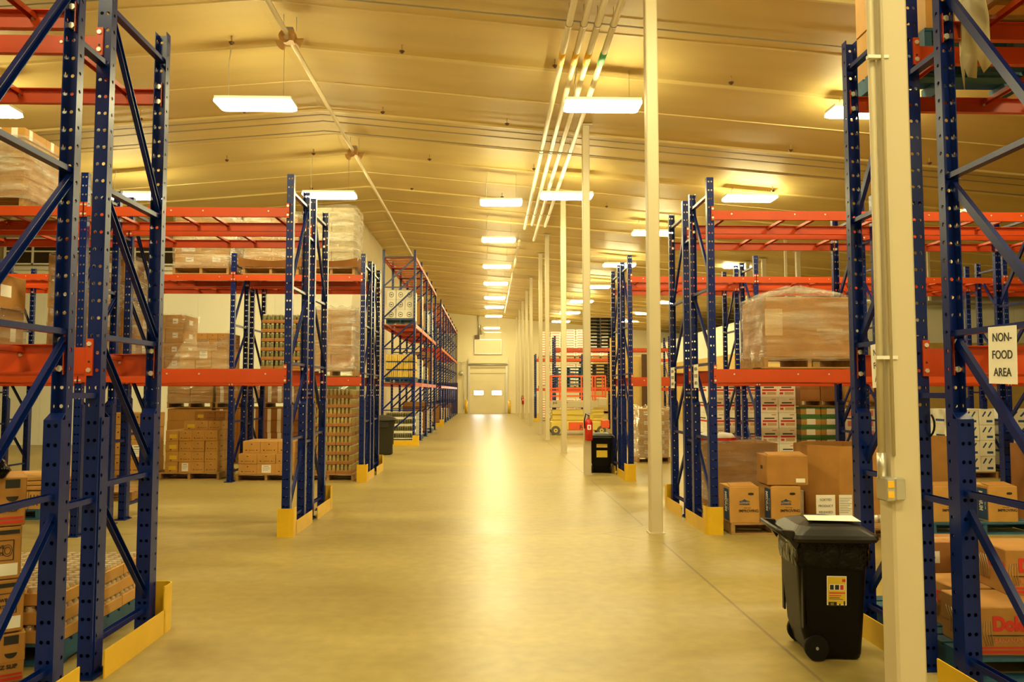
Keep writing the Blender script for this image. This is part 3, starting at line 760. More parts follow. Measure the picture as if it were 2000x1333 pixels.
def coffee_box(x, y, z, rz, label):
    t = thing('coffee_box', label, 'carton', (x, y, z), rz, 'coffee boxes stacked at bottom left')
    w, d, h = .40, .36, .285
    MB().cbox(-w/2, w/2, -d/2, d/2, 0, h, .005).build('box', M['card'], t)
    y_ = -d/2-.001
    MB().box(-.19, .19, y_-.001, y_, h*.86, h*.94).build('black_band', M['ink'], t)
    f = MB()
    for a, b, c_, e in ((.02, .165, .74, .752), (.02, .165, .36, .372)): f.box(a, b, y_-.001, y_, h*c_, h*e)
    f.box(.02, .0245, y_-.001, y_, h*.36, h*.75); f.box(.1605, .165, y_-.001, y_, h*.36, h*.75)
    f.build('frame_print', M['ink'], t)
    text('DOUWE', .027, M['ink'], t, (.075, y_-.001, h*.62), (PI/2, 0, 0), bold=.0006, sx=.85)
    text('EGBERTS', .027, M['ink'], t, (.075, y_-.001, h*.49), (PI/2, 0, 0), bold=.0006, sx=.75)
    r = MB()
    for rr in (.032, .02):
        pts = [(.134 + rr*.7*math.cos(q*PI/8), y_-.001, h*.55 + rr*math.sin(q*PI/8)) for q in range(17)]
        r.tube(pts, .0014, 4)
    r.build('seal_print', M['ink'], t)
    MB().box(.10, .185, y_-.001, y_, .02, h*.30).build('barcode_label', M['paper'], t)
    MB().box(-.17, -.06, y_-.001, y_, h*.1, h*.22).build('ink_patch', M['ink'], t)
coffee_box(-2.85, 4.66, .275, .64, 'brown coffee box with black band, lower of two at bottom left')
coffee_box(-2.865, 4.66, .565, .58, 'brown coffee box with black band, upper of two at bottom left')
coffee_box(-3.30, 4.36, .275, .6, 'brown coffee box at left picture edge standing on a banana box')
coffee_box(-3.31, 4.35, .565, .6, 'brown coffee box at left picture edge, top of its pair')
banana_box(-2.905, 4.66, .855, .56, 'brown banana box with red stripes on top of the coffee boxes')
bg = MB(); 
bg.loft([[(a*(1 + .25*math.sin(5*k))*math.cos(2*PI*k/14), a*.8*(1 + .2*math.cos(4*k))*math.sin(2*PI*k/14), z) for k in range(14)] for a, z in ((.16, 0), (.19, .04), (.15, .1), (.05, .14))], sm=True)
tag(bg.build('crumpled_bag', M['bag'], None, (-2.82, 4.55, 1.125)), 'black crumpled plastic bag lying on the banana box at left edge', 'bag')

# L2: loads
pallet(-6.75, -5.72, 9.15, 10.05, 1.86, 'wood pallet under big cartons on lower beam of second left rack')
stack('lower beam, second left rack', 'big wrapped carton', -6.75, -5.72, 9.15, 10.05, 1.99, 2, 2, 1, .58, 'tag', 1, 'card')
stack('top of second left rack load', 'wide labelled carton', -6.7, -5.68, 9.15, 10.0, 2.57, 2, 1, 1, .40, 'tag', 1, 'card')
wrap(-6.77, -5.70, 9.13, 10.07, 1.95, 2.58, 'clear wrap round the big cartons on second left rack')
pallet(-5.6, -4.66, 10.33, 11.2, 1.86, 'wood pallet under the tall wrapped brown load behind left posts')
stack('tall wrapped load behind left posts', 'wrapped carton', -5.6, -4.66, 10.33, 11.2, 1.99, 2, 2, 4, .335, 'tag', 1, 'card')
wrap(-5.6, -4.66, 10.33, 11.2, 1.95, 3.33, 'clear wrap on tall brown load behind the nearest left posts', True)
pallet(-6.5, -5.28, 9.15, 10.05, 3.68, 'wood pallet under wrapped goods high on second left rack')
stack('wrapped load high on left rack', 'wrapped carton', -6.5, -5.28, 9.15, 10.05, 3.81, 2, 1, 3, .22, 'plain', 1, 'card2')
wrap(-6.52, -5.26, 9.13, 10.07, 3.78, 4.47, 'shiny wrap on the load high up at left picture edge', True)
stack('row topping high left load', 'crate carton', -6.5, -5.28, 9.15, 10.05, 4.48, 3, 2, 1, .12, 'bands', 1, 'card2')
pallet(-6.6, -5.6, 10.3, 11.2, 0, 'blue pallet on the floor behind the left posts, holding flat stock', 'bluewood')
stack('blue floor pallet behind left posts', 'lettered carton', -6.3, -5.6, 10.3, 11.2, .13, 5, 1, 1, .22, 'vtext', 1, 'card2')
for k in range(3):
    o = inst('cardboard_sheet', cached('sheet', lambda: MB().cbox(-.5, .5, -.42, .42, 0, .05, .01).mesh('cardboard_sheet', M['card2'])), None, (-5.95 + .05*k, 10.75 + .03*k, .36 + .056*k), .04*k)
    tag(o, f'flat tan cardboard bundle, {ORD[k]} up in low pile behind nearest left posts', 'cardboard')
pallet(-6.2, -5.2, 12.0, 12.9, 0, 'empty wood pallet on the floor behind left posts')

# L3 floor
def floor_load(x0, x1, y0, y1, pl, m='wood', z=0): pallet(x0, x1, y0, y1, z, pl, m)
floor_load(-5.95, -4.87, 14.8, 15.75, 'wood pallet under stepped carton pile on floor left of aisle')
stack('stepped floor pile left', 'brown carton', -5.86, -4.92, 14.85, 15.7, .13, 4, 2, 4, .19, 'dots', 1, 'card2', mix=lambda i, j, k: 'yellow' if i == 0 else ('slip' if (i == 1 and k == 0) else 'dots'))
stack('top of stepped floor pile', 'brown carton', -5.6, -4.92, 15.0, 15.7, .89, 3, 2, 1, .17, 'dots', 1, 'card2', mix=lambda i, j, k: 'yellow' if i == 0 else 'dots')
stack('highest on stepped floor pile', 'brown carton', -5.5, -4.92, 15.25, 15.7, 1.06, 3, 1, 1, .17, 'dots', 1, 'card', mix=lambda i, j, k: 'yellow' if i == 0 else 'dots')
floor_load(-4.48, -3.42, 14.5, 15.4, 'wood pallet under the low carton pile left of aisle')
stack('low pile on left floor', 'brown carton', -4.45, -3.46, 14.52, 15.35, .13, 3, 2, 2, .18, 'dots', 1, 'card2', mix=lambda i, j, k: 'slip' if (i == 1 and k == 0) else 'dots')
stack('top of low left pile', 'brown carton', -4.40, -3.46, 14.6, 15.35, .49, 3, 2, 1, .22, 'dots', 1, 'card2')
floor_load(-3.32, -2.40, 14.5, 15.4, 'wood pallet under the tall stack of jar trays at left rack end')
stack('tall jar stack, left rack end', 'jar tray', -3.3, -2.44, 14.52, 15.35, .13, 3, 2, 9, .168, 'jars', 1, 'card3')
floor_load(-7.15, -6.1, 14.6, 15.5, 'wood pallet under the carton block behind nearest left posts')
stack('floor block behind left posts', 'brown carton', -7.1, -6.12, 14.62, 15.45, .13, 3, 1, 4, .27, 'dots', 1, 'card2', mix=lambda i, j, k: 'slip' if (i == 2 and k == 1) else 'dots')
# L3 first level
floor_load(-6.6, -5.85, 15.6, 16.4, 'wood pallet under tall wrapped load on third left rack, farther in', z=1.86)
stack('tall wrapped load, third left rack', 'wrapped carton', -6.55, -5.88, 15.6, 16.4, 1.99, 2, 1, 4, .27, 'tag', 1, 'card2')
wrap(-6.58, -5.85, 15.58, 16.4, 1.95, 3.07, 'clear wrap on tall load on third left rack')
floor_load(-5.66, -4.66, 14.45, 15.25, 'wood pallet under the pyramid of wrapped cartons', z=1.86)
stack('base of pyramid, third left rack', 'wrapped carton', -5.5, -4.66, 14.47, 15.2, 1.99, 3, 2, 2, .17, 'plain', 1, 'card2', mix=lambda i, j, k: 'slip' if (i == 1 and k == 1) else 'plain')
stack('top of pyramid, third left rack', 'wrapped carton', -5.22, -4.66, 14.5, 15.2, 2.33, 3, 2, 2, .155, 'dots', 1, 'card')
# loose film sloping over the pyramid
mb = MB(); rows = []
for q in range(9):
    f = q/8
    rows.append([(-5.72 + 1.12*u + (.28*f*(1-u)), 14.40 + .12*f + random.uniform(-.012, .012), 1.97 + (.72 + .05*math.sin(7*u))*f*(1 - .25*(1-u))) for u in [k/12 for k in range(13)]])
mb.loft(rows, cap0=False, cap1=False, sm=True, closed=False)
tag(mb.build('stretch_wrap', M['wrap']), 'loose clear wrap hanging over the carton pyramid on third left rack', 'stretch wrap', 'clear stretch wrap round pallet loads')
floor_load(-4.12, -3.36, 14.5, 15.3, 'wood pallet under green jar trays on third left rack', z=1.86)
stack('raised jar load, third left rack', 'green jar tray', -4.08, -3.38, 14.5, 15.25, 1.99, 3, 2, 6, .166, 'greenjars', 1, 'card3')
floor_load(-3.25, -2.40, 14.5, 15.3, 'wood pallet under wrapped load on third left rack end', z=1.86)
stack('wrapped load, left rack end', 'wrapped carton', -3.22, -2.45, 14.5, 15.25, 1.99, 2, 1, 4, .27, 'plain', 1, 'card2')
wrap(-3.25, -2.43, 14.48, 15.27, 1.95, 3.10, 'clear wrap with white glints on the load at third left rack end', True)
# L3 top level
for (a, b, top, nm, sheet, kd) in ((-5.66, -4.66, 4.80, 'leftmost', False, 'slip'), (-4.42, -3.42, 4.78, 'middle', True, 'plain'), (-3.26, -2.42, 4.92, 'rightmost', True, 'plain')):
    pallet(a, b, 14.45, 15.3, 3.69, f'wood pallet under the {nm} of three wrapped loads high on left rack')
    nz = 4
    stack(f'{nm} high wrapped load', 'wrapped carton' if nm != 'rightmost' else 'wrapped paper bale', a + .02, b - .02, 14.47, 15.28, 3.83, 2, 1, nz, (top-3.83)/nz, 'plain' if nm != 'rightmost' else 'bale', 1, 'card2' if nm != 'rightmost' else 'paperbeige', mix=lambda i, j, k: ('slip' if (kd == 'slip' and i == 0 and k == 1) else 'tag' if k in (0, 2) and kd == 'slip' else 'bale' if nm == 'rightmost' else 'plain'))
    wrap(a, b, 14.45, 15.3, 3.8, top + .01, f'bright clear wrap round the {nm} of three high loads on left rack', True)
    if sheet:
        mb = MB(); n = 12
        mb.loft([[(a - .06 + (b-a+.12)*k/n, 14.43 - .05*f, 3.83 + (.10 + .06*abs(2*k/n - 1)**2)*f) for k in range(n+1)] for f in (0, .5, 1)], cap0=False, cap1=False, closed=False)
        mb.loft([[(b + .02 + .06*f, 14.43 + .9*k/n, 3.83 + .16*f) for k in range(n+1)] for f in (0, .5, 1)], cap0=False, cap1=False, closed=False)
        o = mb.build('slip_sheet', M['card3']); sm_ = o.modifiers.new('t', 'SOLIDIFY'); sm_.thickness = .006
        tag(o, f'brown cardboard slip sheet turned up under the {nm} high wrapped load', 'slip sheet')
# wall row at back left: pallets stacked two high
for q in range(6):
    x = -9.35 + q*1.07
    kd, bs = (('bands', 'card'), ('bands', 'card2'), ('plain', 'card2'), ('bands', 'card'), ('bands', 'card3'), ('green', 'card2'))[q]
    nm = ORD[q]
    if q in (0, 1): continue
    pallet(x, x + 1.0, 18.3, 19.2, 0, f'wood pallet on floor, {nm} from left in the double stacked row behind left racks')
    stack(f'{nm} lower load, back left row', 'banded carton', x, x + 1.0, 18.32, 19.2, .13, 2, 1, 4, .27, kd, 1, bs)
    pallet(x, x + 1.0, 18.3, 19.2, 1.22, f'upper wood pallet, {nm} from left in the double stacked row behind left racks')
    stack(f'{nm} upper load, back left row', 'banded carton', x, x + 1.0, 18.32, 19.2, 1.35, 2, 1, 2, .3, kd, 1, bs)
    wrap(x, x + 1.0, 18.3, 19.2, 1.32, 1.96, f'clear wrap on {nm} upper load in the double stacked back left row')

# long left rack goods
def small_load(x0, x1, y0, y1, z, nx, ny, nz, h, kind, base, where, desc='carton', pm='bluewood', side=1):
    pallet(x0, x1, y0, y1, z, f'{"blue" if pm == "bluewood" else "wood"} pallet, {where}', pm)
    stack(where, desc, x0 + .02, x1 - .02, y0 + .02, y1 - .02, z + .13, nx, ny, nz, h, kind, side, base)
small_load(-3.1, -2.25, 24.25, 25.3, 3.63, 3, 2, 3, .30, 'oval', 'carton_white', 'tall rack top shelf', 'white oval mark carton')
small_load(-3.12, -2.22, 24.25, 25.3, 1.87, 5, 3, 3, .24, 'oil', 'blackplas', 'tall rack middle shelf', 'yellow bottle tray')
small_load(-3.1, -2.25, 24.25, 25.3, 0.0, 3, 2, 4, .21, 'greenjars', 'carton_white', 'tall rack floor front', 'pale jug tray')
small_load(-3.1, -2.22, 26.6, 27.6, 0.0, 1, 2, 3, .26, 'bag', 'carton_white', 'tall rack floor, second bay', 'white bag')
small_load(-3.1, -2.25, 28.9, 29.9, 0.0, 1, 2, 4, .27, 'plain', 'card', 'tall rack floor, third bay', 'brown carton')
small_load(-3.1, -2.22, 31.2, 32.2, 0.0, 1, 2, 3, .27, 'bag', 'carton_white', 'tall rack floor, fourth bay', 'white bag')
small_load(-3.1, -2.22, 26.6, 27.6, 1.87, 1, 2, 3, .22, 'bag', 'carton_white', 'tall rack middle, second bay', 'white bag')
small_load(-3.1, -2.22, 28.9, 29.9, 1.87, 1, 2, 2, .24, 'bag', 'carton_white', 'tall rack middle, third bay', 'white bag')
small_load(-3.1, -2.22, 31.3, 32.3, 1.87, 1, 2, 4, .28, 'plain', 'card', 'tall rack middle, fourth bay', 'brown carton')
small_load(-3.1, -2.22, 26.6, 27.6, 3.63, 1, 2, 4, .26, 'plain', 'card2', 'tall rack top, second bay', 'tan carton')
small_load(-3.1, -2.22, 28.9, 29.9, 3.63, 1, 2, 3, .24, 'bag', 'carton_white', 'tall rack top, third bay', 'white bag')
small_load(-3.1, -2.22, 31.2, 32.2, 3.63, 1, 2, 4, .25, 'bag', 'carton_white', 'tall rack top, fourth bay', 'white bag')
for q, y in enumerate((37.4, 39.7, 42.1, 44.4, 46.7)):
    small_load(-3.1, -2.22, y, y + 1.0, 0.0, 1, 1, (3, 2, 2, 2, 3)[q], .26, 'plain', ('card', 'carton_white', 'card2', 'carton_white', 'card')[q], f'farther rack floor, {ORD[q]} bay', ('brown', 'white', 'tan', 'white', 'brown')[q] + ' carton')

# ============================================================ RIGHT SIDE
# R1 floor: banana boxes on a blue pallet
pallet(2.66, 3.85, 4.45, 5.85, 0, 'blue pallet under banana boxes at bottom right picture edge', 'bluewood')
banana_box(2.99, 4.69, .13, -.03, 'brown banana box with red print on blue pallet, bottom right corner', True)
banana_box(3.10, 5.14, .13, .03, 'brown banana box behind another on the blue pallet at right', True)
banana_box(3.54, 4.72, .13, .0, 'brown banana box on the blue pallet at the right picture edge', True)
banana_box(3.33, 4.93, .395, -.10, 'brown banana box on top of others at right picture edge', True)
stack('back of right blue pallet', 'plain brown carton', 2.86, 3.5, 5.5, 5.82, .13, 2, 1, 2, .22, 'tag', -1, 'card3')
# R1 upper
pallet(2.66, 3.72, 4.72, 5.7, 3.69, 'blue pallet high on the nearest right rack, behind white column', 'bluewood')
stack('blue pallet high, nearest right rack', 'tan carton', 2.68, 3.7, 4.74, 5.68, 3.82, 2, 2, 2, .35, 'plain', -1, 'card2')
pallet(2.72, 3.82, 3.5, 4.42, 3.69, 'dark wood pallet high at the top right picture corner', 'wood')
stack('dark pallet at top right corner', 'brown carton', 2.75, 3.8, 3.6, 4.36, 3.82, 2, 1, 2, .3, 'tag', -1, 'card')
mb = MB()
rows = [[(2.66 + .015*math.sin(2.1*k + q), 4.10 + .045*k + .012*math.sin(3*q + k), 4.35 - q*.125 - (.06*math.sin(k*2.3) if q == 8 else 0)) for k in range(7)] for q in range(9)]
mb.loft(rows, cap0=False, cap1=False, closed=False, sm=True)
o = mb.build('hanging_paper', M['paperbeige']); s_ = o.modifiers.new('t', 'SOLIDIFY'); s_.thickness = .004
tag(o, 'ragged beige paper sheet hanging off the top right load', 'paper')
# R2 floor: moving boxes
pallet(2.70, 3.66, 9.0, 9.95, 0, 'wood pallet under two printed moving boxes at right rack end')
def moving_box(x, y, z, rz, label, w=.335, d=.40, h=.40, printed=True):
    t = thing('moving_box', label, 'carton', (x, y, z), rz, 'moving boxes')
    b = MB().cbox(-w/2, w/2, -d/2, d/2, 0, h, .005)
    b.build('box', M['card2'] if printed else M['card'], t)
    MB().loft([[(-w/2+.02, -d/2+.01, h), (w/2-.02, -d/2+.01, h), (w/2-.03, -.005, h+.028), (-w/2+.03, -.005, h+.02)], [(-w/2+.02, -d/2+.01, h+.006), (w/2-.02, -d/2+.01, h+.006), (w/2-.03, -.005, h+.034), (-w/2+.03, -.005, h+.026)]]).build('flap', M['card'], t)
    y_ = -d/2 - .001
    if printed:
        mb = MB(); n = 12
        mb.loft([[(w*.22 + (.028 + .012)*max(-1, min(1, 1.4*math.cos(a))) * .8, yy, h*.80 + .014*math.sin(a)) for a in [k*2*PI/n for k in range(n)]] for yy in (y_-.0008, y_)])
        mb.build('hand_hole', M['ink'], t)
        lg = MB().loft([[(-.06, yy, h*.50), (.06, yy, h*.50), (.06, yy, h*.60), (.025, yy, h*.62), (0, yy, h*.66), (-.025, yy, h*.62), (-.06, yy, h*.60)] for yy in (y_-.001, y_)])
        lg.build('logo_shape', M['bluepr'], t)
        text("LOWE'S", .034, M['card2'], t, (0, y_-.002, h*.55), (PI/2, 0, 0), bold=.0012)
        text('never stop', .018, M['ink'], t, (.03, y_-.001, h*.42), (PI/2, 0, 0))
        text('IMPROVING', .042, M['ink'], t, (.045, y_-.001, h*.33), (PI/2, 0, 0), bold=.0008)
        x_ = -w/2 - .001
        MB().box(x_-.001, x_, -d/2+.02, -d/2+.21, .02, h-.03).build('blue_panel', M['bluepr'], t)
        text('MEDIUM', .095, M['paper'], t, (x_-.0018, -d/2+.14, h*.56), (PI/2, PI/2, -PI/2), bold=.003, sx=.62)
        text('2.3 CU FT', .03, M['paper'], t, (x_-.0018, -d/2+.06, h*.5), (PI/2, PI/2, -PI/2))
    else:
        MB().box(w*.2, w*.42, y_-.001, y_, .03, .075).build('paper_label', M['paper'], t)
        MB().box(-w/2-.003, -w/2, -.04, .04, h*.5, h*.62).build('hand_hole', M['ink'], t)
    return t
moving_box(2.86, 9.22, .13, 0, 'brown moving box with blue panel, left one on pallet at right rack end')
moving_box(3.33, 9.22, .13, 0, 'brown moving box with blue panel, under the plain box at right')
moving_box(3.37, 9.24, .545, -.06, 'plain brown box with raised flap on top of the right moving box', .46, .42, .33, False)
# wrapped bulk box
def gaylord(x0, x1, y0, y1, z, h, label, cut=.0, m='card', open_=True):
    t = thing('bulk_box', label, 'bulk box', ((x0+x1)/2, (y0+y1)/2, z), 0, 'large cardboard bulk boxes')
    W, D = (x1-x0)/2, (y1-y0)/2
    def ring(e, z_): 
        w, d, c = W-e, D-e, cut
        return [(-w+c, -d, z_), (w-c, -d, z_), (w, -d+c, z_), (w, d-c, z_), (w-c, d, z_), (-w+c, d, z_), (-w, d-c, z_), (-w, -d+c, z_)] if cut else [(-w, -d, z_), (w, -d, z_), (w, d, z_), (-w, d, z_)]
    MB().loft([ring(.012, .02), ring(0, 0), ring(0, h), ring(.012, h), ring(.012, .03)], cap0=True, cap1=True).build('wall', M[m], t)
    MB().loft([ring(.004, h*.30), ring(-.003, h*.30), ring(-.003, h*.985), ring(.004, h*.985)], cap0=False, cap1=False).build('sleeve', M[m], t) if cut else None
    return t
pallet(2.80, 3.75, 10.32, 11.2, 0, 'wood pallet under the wrapped bulk box at right')
gaylord(2.82, 3.72, 10.34, 11.15, .13, .80, 'wrapped brown bulk box behind the moving boxes at right', .0, 'card')
wrap(2.82, 3.72, 10.34, 11.15, .2, .95, 'clear wrap round the bulk box behind the moving boxes')
mb = MB().loft([[(a*math.cos(2*PI*k/16), a*.6*math.sin(2*PI*k/16), z + .02*math.sin(3*k)) for k in range(16)] for a, z in ((.2, 0), (.27, .05), (.22, .11), (.08, .13))], sm=True)
mb.loft([[(.275*math.cos(a), .17*math.sin(a), z) for a in [PI + k*PI/10 for k in range(11)]] for z in (.04, .075)], 1, False, False, closed=False)
tag(mb.build('sack', [M['paper'], M['red']], None, (2.98, 10.55, .92)), 'white and red striped sack lying on the wrapped bulk box', 'sack')
pallet(3.74, 4.72, 9.15, 10.1, 0, 'wood pallet under the open octagonal bulk box at right')
gaylord(3.74, 4.72, 9.15, 10.1, .13, .84, 'large open tan octagonal bulk box with papers, behind black trash cart', .26, 'card')
for (x, wd, lines, lab) in ((3.77, .22, ['SORTED', 'PRODUCT', 'RELEASED'], 'white paper notice in large letters taped to the open bulk box'), (4.00, .15, [], 'white printed form taped to the open bulk box beside the large notice')):
    t = thing('paper_notice', lab, 'notice', (x + .06, 9.145, .30), 0)
    MB().box(-wd/2, wd/2, -.003, 0, -.12, .12).build('sheet', M['paper'], t)
    for k, s in enumerate(lines): text(s, .036, M['ink'], t, (0, -.004, .065 - .07*k), (PI/2, 0, 0))
    if not lines:
        f = MB()
        for k in range(9): f.box(-.07, .07 - .02*(k % 3), -.0036, -.003, .08 - .02*k, .084 - .02*k)
        f.build('printed_lines', M['ink'], t)
stack('beside the moving boxes at right', 'cream carton', 3.54, 3.73, 9.5, 9.8, .13, 1, 1, 1, .30, 'plain', -1, 'carton_white')
cn = None
for k in range(7):
    cn = cn or MB().tube([(0, 0, 0), (0, 0, .085)], .03, 10).mesh('can', M['lidcan'])
    tag(inst('tin_can', cn, None, (4.20 + k*.062, 8.98 + .01*(k % 2), .131)), f'small shiny tin can, {ORD[k]} from left in row behind trash cart', 'can', 'tin cans behind the trash cart')
pallet(4.12, 4.78, 8.66, 9.12, 0, 'small wood pallet holding tin cans behind black trash cart')
# R2 second bay
pallet(4.95, 6.15, 8.95, 9.95, 0, 'blue pallet under moving boxes right of the nearest white column', 'bluewood')
moving_box(5.16, 9.2, .13, .0, 'brown moving box on blue pallet, seen right of the nearest white column')
moving_box(5.78, 9.18, .13, .0, 'brown moving box on blue pallet near the right picture edge')
gaylord(5.35, 6.4, 10.3, 11.2, .0, .98, 'tan bulk box behind the moving boxes on blue pallet', .2, 'card')
gaylord(6.55, 7.05, 9.2, 10.0, .0, .95, 'tan bulk box at the right picture edge', .0, 'card3')
# R2 first level
pallet(3.16, 4.22, 9.15, 10.05, 1.86, 'wood pallet under the big wrapped box on right beam')
t = thing('wrapped_box', 'big brown box sealed in shiny film with tufted top, on right beam', 'carton', (3.69, 9.6, 1.99))
MB().cbox(-.50, .50, -.42, .42, 0, .70, .01).build('box', M['card'], t)
MB().box(-.502, -.30, -.4225, -.42, .25, .56).box(.1, .4, -.4225, -.42, .3, .33).build('tape_strip', M['tape'], t)
wrap(3.18, 4.20, 9.17, 10.03, 1.95, 2.69, 'shiny tufted film round the big box on the right beam', False, tuft=True)
# beyond R3
pallet(4.7, 5.8, 17.3, 18.2, 0, 'wood pallet under white red-print cartons, left one, behind right racks')
pallet(5.85, 6.7, 17.3, 18.2, 0, 'wood pallet under white red-print cartons, right one, behind right racks')
stack('red print block behind right racks', 'white carton', 4.72, 6.66, 17.32, 18.2, .13, 5, 1, 5, .335, 'red', -1, 'carton_white')
floor_load(6.78, 7.7, 17.4, 18.3, 'wood pallet under green trays behind right racks')
stack('green block behind right racks', 'green tray', 6.8, 7.68, 17.42, 18.3, .13, 2, 1, 5, .225, 'green', -1, 'card2')
floor_load(6.78, 7.7, 17.4, 18.3, 'upper wood pallet on the green block behind right racks', z=1.27)
stack('on green block behind right racks', 'brown carton', 6.8, 7.68, 17.42, 18.3, 1.40, 2, 1, 2, .25, 'plain', -1, 'card3')
floor_load(7.75, 8.75, 17.4, 18.3, 'wood pallet under pale cartons behind right racks')
stack('pale block behind right racks', 'pale carton', 7.77, 8.73, 17.42, 18.3, .13, 2, 1, 5, .22, 'pinkprint', -1, 'carton_white')
floor_load(7.75, 8.75, 17.4, 18.3, 'upper wood pallet on the pale block behind right racks', z=1.25)
stack('on pale block behind right racks', 'wrapped carton', 7.77, 8.73, 17.42, 18.3, 1.38, 2, 1, 2, .22, 'tag', -1, 'card2')
floor_load(8.4, 9.3, 14.55, 15.3, 'wood pallet under blue print cartons seen past nearest white column')
stack('blue print block at right', 'white carton', 8.42, 9.28, 14.57, 15.3, .13, 3, 1, 4, .285, 'blueprint', -1, 'carton_white')
floor_load(9.5, 10.4, 14.55, 15.3, 'wood pallet under blue print cartons at right picture edge')
stack('blue print block at edge', 'white carton', 9.52, 10.38, 14.57, 15.3, .13, 2, 1, 4, .285, 'blueprint', -1, 'carton_white')
floor_load(3.32, 4.05, 18.0, 18.9, 'wood pallet under the wrapped carton load beside second white column')
stack('wrapped load by white column', 'brown carton', 3.34, 4.03, 18.02, 18.88, .13, 2, 1, 5, .215, 'tag', -1, 'card2')
wrap(3.32, 4.05, 18.0, 18.9, .13, 1.24, 'clear wrap on the carton load beside second white column', True)
for k, (x, y, hh, m, lab) in enumerate(((5.72, 29.2, 2.95, 'brown', 'tall dark brown board standing behind right racks'), (5.45, 29.6, 2.9, 'tan', 'tall tan board standing beside the dark brown board'), (4.9, 30.2, 3.6, 'tan', 'tall tan sheet standing behind the scissor lift'))):
    tag(MB().cbox(-.35 if k else -.16, .35 if k else .16, -.03, .03, 0, hh, .01).build('standing_board', M[m], None, (x, y, 0), .1), lab, 'board')

# ------------------------------------------------------------------ wheeled trash carts
def rr_ring(x0, x1, y0, y1, r, z, n=5):
    out = []
    for cx, cy, a0 in ((x1-r, y1-r, 0), (x0+r, y1-r, PI/2), (x0+r, y0+r, PI), (x1-r, y0+r, 1.5*PI)):
        for k in range(n): a = a0 + k*PI/2/(n-1); out.append((cx + r*math.cos(a), cy + r*math.sin(a), z))
    return out
def trash_cart(label, x, y, rz, sc, m='black', lidm='lid', sticker=True, bag=True, sxx=1.0, szz=1.0):
    t = thing('trash_cart', label, 'trash can', (x, y, 0), rz, 'wheeled plastic trash carts')
    b = MB()
    b.loft([rr_ring(-.13, .20, -.17, .17, .04, .012), rr_ring(-.15, .205, -.185, .185, .045, .04), rr_ring(-.19, .215, -.195, .195, .05, .16), rr_ring(-.225, .245, -.225, .225, .05, .62), rr_ring(-.235, .255, -.235, .235, .05, .70), rr_ring(-.25, .275, -.25, .25, .05, .705), rr_ring(-.25, .275, -.25, .25, .05, .735), rr_ring(-.22, .25, -.22, .22, .05, .735)], sm=False)
    for s in (-1, 1):
        b.loft([[(-.20 + .012*q, s*(.232 - .0 * q), z) for q in (0, 1)] + [(-.188, s*.19, z), (-.20, s*.19, z)] for z in (.2, .68)])
    b.box(.272, .30, -.10, .10, .66, .70).box(.29, .305, -.1, .1, .58, .66)
    b.build('body', M[m], t)
    for s in (-1, 1):
        wl = MB().tube([(-.105, s*.165, .078), (-.105, s*.204, .078)], .078, 20).tube([(-.105, s*.2, .078), (-.105, s*.208, .078)], .05, 16, 0).tube([(-.105, s*.2, .078), (-.105, s*.212, .078)], .01, 8, 1)
        wl.build('wheel', [M['tyre'], M['grey']], t)
    l = MB()
    l.loft([rr_ring(-.27, .30, -.27, .27, .06, .715), rr_ring(-.275, .315, -.275, .275, .06, .735), rr_ring(-.265, .305, -.265, .265, .06, .755), rr_ring(-.22, .255, -.225, .225, .07, .785), rr_ring(-.20, .23, -.2, .2, .08, .80), rr_ring(-.19, .21, -.185, .185, .08, .803), rr_ring(-.12, .12, -.12, .12, .08, .825)])
    l.box(.27, .345, -.12, .12, .715, .738)
    l.build('lid', M[lidm], t)
    h = MB().tube([(-.26, -.22, .72), (-.335, -.22, .765), (-.345, -.2, .77), (-.345, .2, .77), (-.335, .22, .765), (-.26, .22, .72)], .016, 8)
    for yy in (-.22, .22): h.loft([[(-.24, yy-.02, .66), (-.24, yy+.02, .66), (-.33, yy+.02, .78), (-.33, yy-.02, .78)], [(-.22, yy-.02, .70), (-.22, yy+.02, .70), (-.25, yy+.02, .775), (-.25, yy-.02, .775)]])
    h.build('handle', M[lidm], t)
    if bag:
        rings = []
        for z, g in ((.735, .035), (.70, .03), (.67, .016), (.63, .014), (.59 , .012), (.565, .006)):
            base = rr_ring(-.225, .25, -.228, .228, .05, z, 8)
            rings.append([(p[0]*(1+g*1.6) + random.uniform(-.005, .005), p[1]*(1+g*1.6) + random.uniform(-.005, .005), p[2] + random.uniform(-.02, .02)*(z < .7)) for p in base])
        MB().loft(rings, cap0=False, cap1=False, sm=True).build('liner', M['bag'], t)
    if sticker:
        st = MB().box(-.03, .095, -.212, -.2085, .33, .50, 0)
        s_o = thing_part('sticker', t)
        y0 = -.232
        def q(a, bb, c_, d, mi, e=0): 
            yf = lambda z: -.1955 - (z - .16)/(.62-.16)*.03 - .0015 - e
            sb.quad([(a, yf(c_), c_), (bb, yf(c_), c_), (bb, yf(d), d), (a, yf(d), d)], mi)
        sb = MB(); q(-.035, .095, .335, .51, 4); q(-.03, .09, .34, .505, 0, .0006)
        q(-.02, .08, .425, .46, 4, .001); q(-.015, .01, .428, .457, 1, .0015); q(.018, .045, .428, .457, 1, .0015); q(.052, .075, .428, .457, 2, .0015)
        q(-.02, .085, .405, .412, 2, .001); q(-.02, .06, .39, .395, 2, .001); q(-.02, .05, .378, .382, 1, .001); q(-.02, .07, .370, .373, 1, .001)
        q(-.025, .03, .33, .355, 1, .001); q(.045, .055, .33, .345, 1, .001); q(.075, .085, .33, .36, 1, .001); q(.065, .088, .475, .492, 2, .001)
        me = sb.mesh('sticker', [M['yellowpr'], M['ink'], M['red'], M['green'], M['paper']])
        s_o.data = me
        text('65', .022, M['yellowpr'], t, (.0, -.2105, .342), (PI/2 + .065, 0, 0))
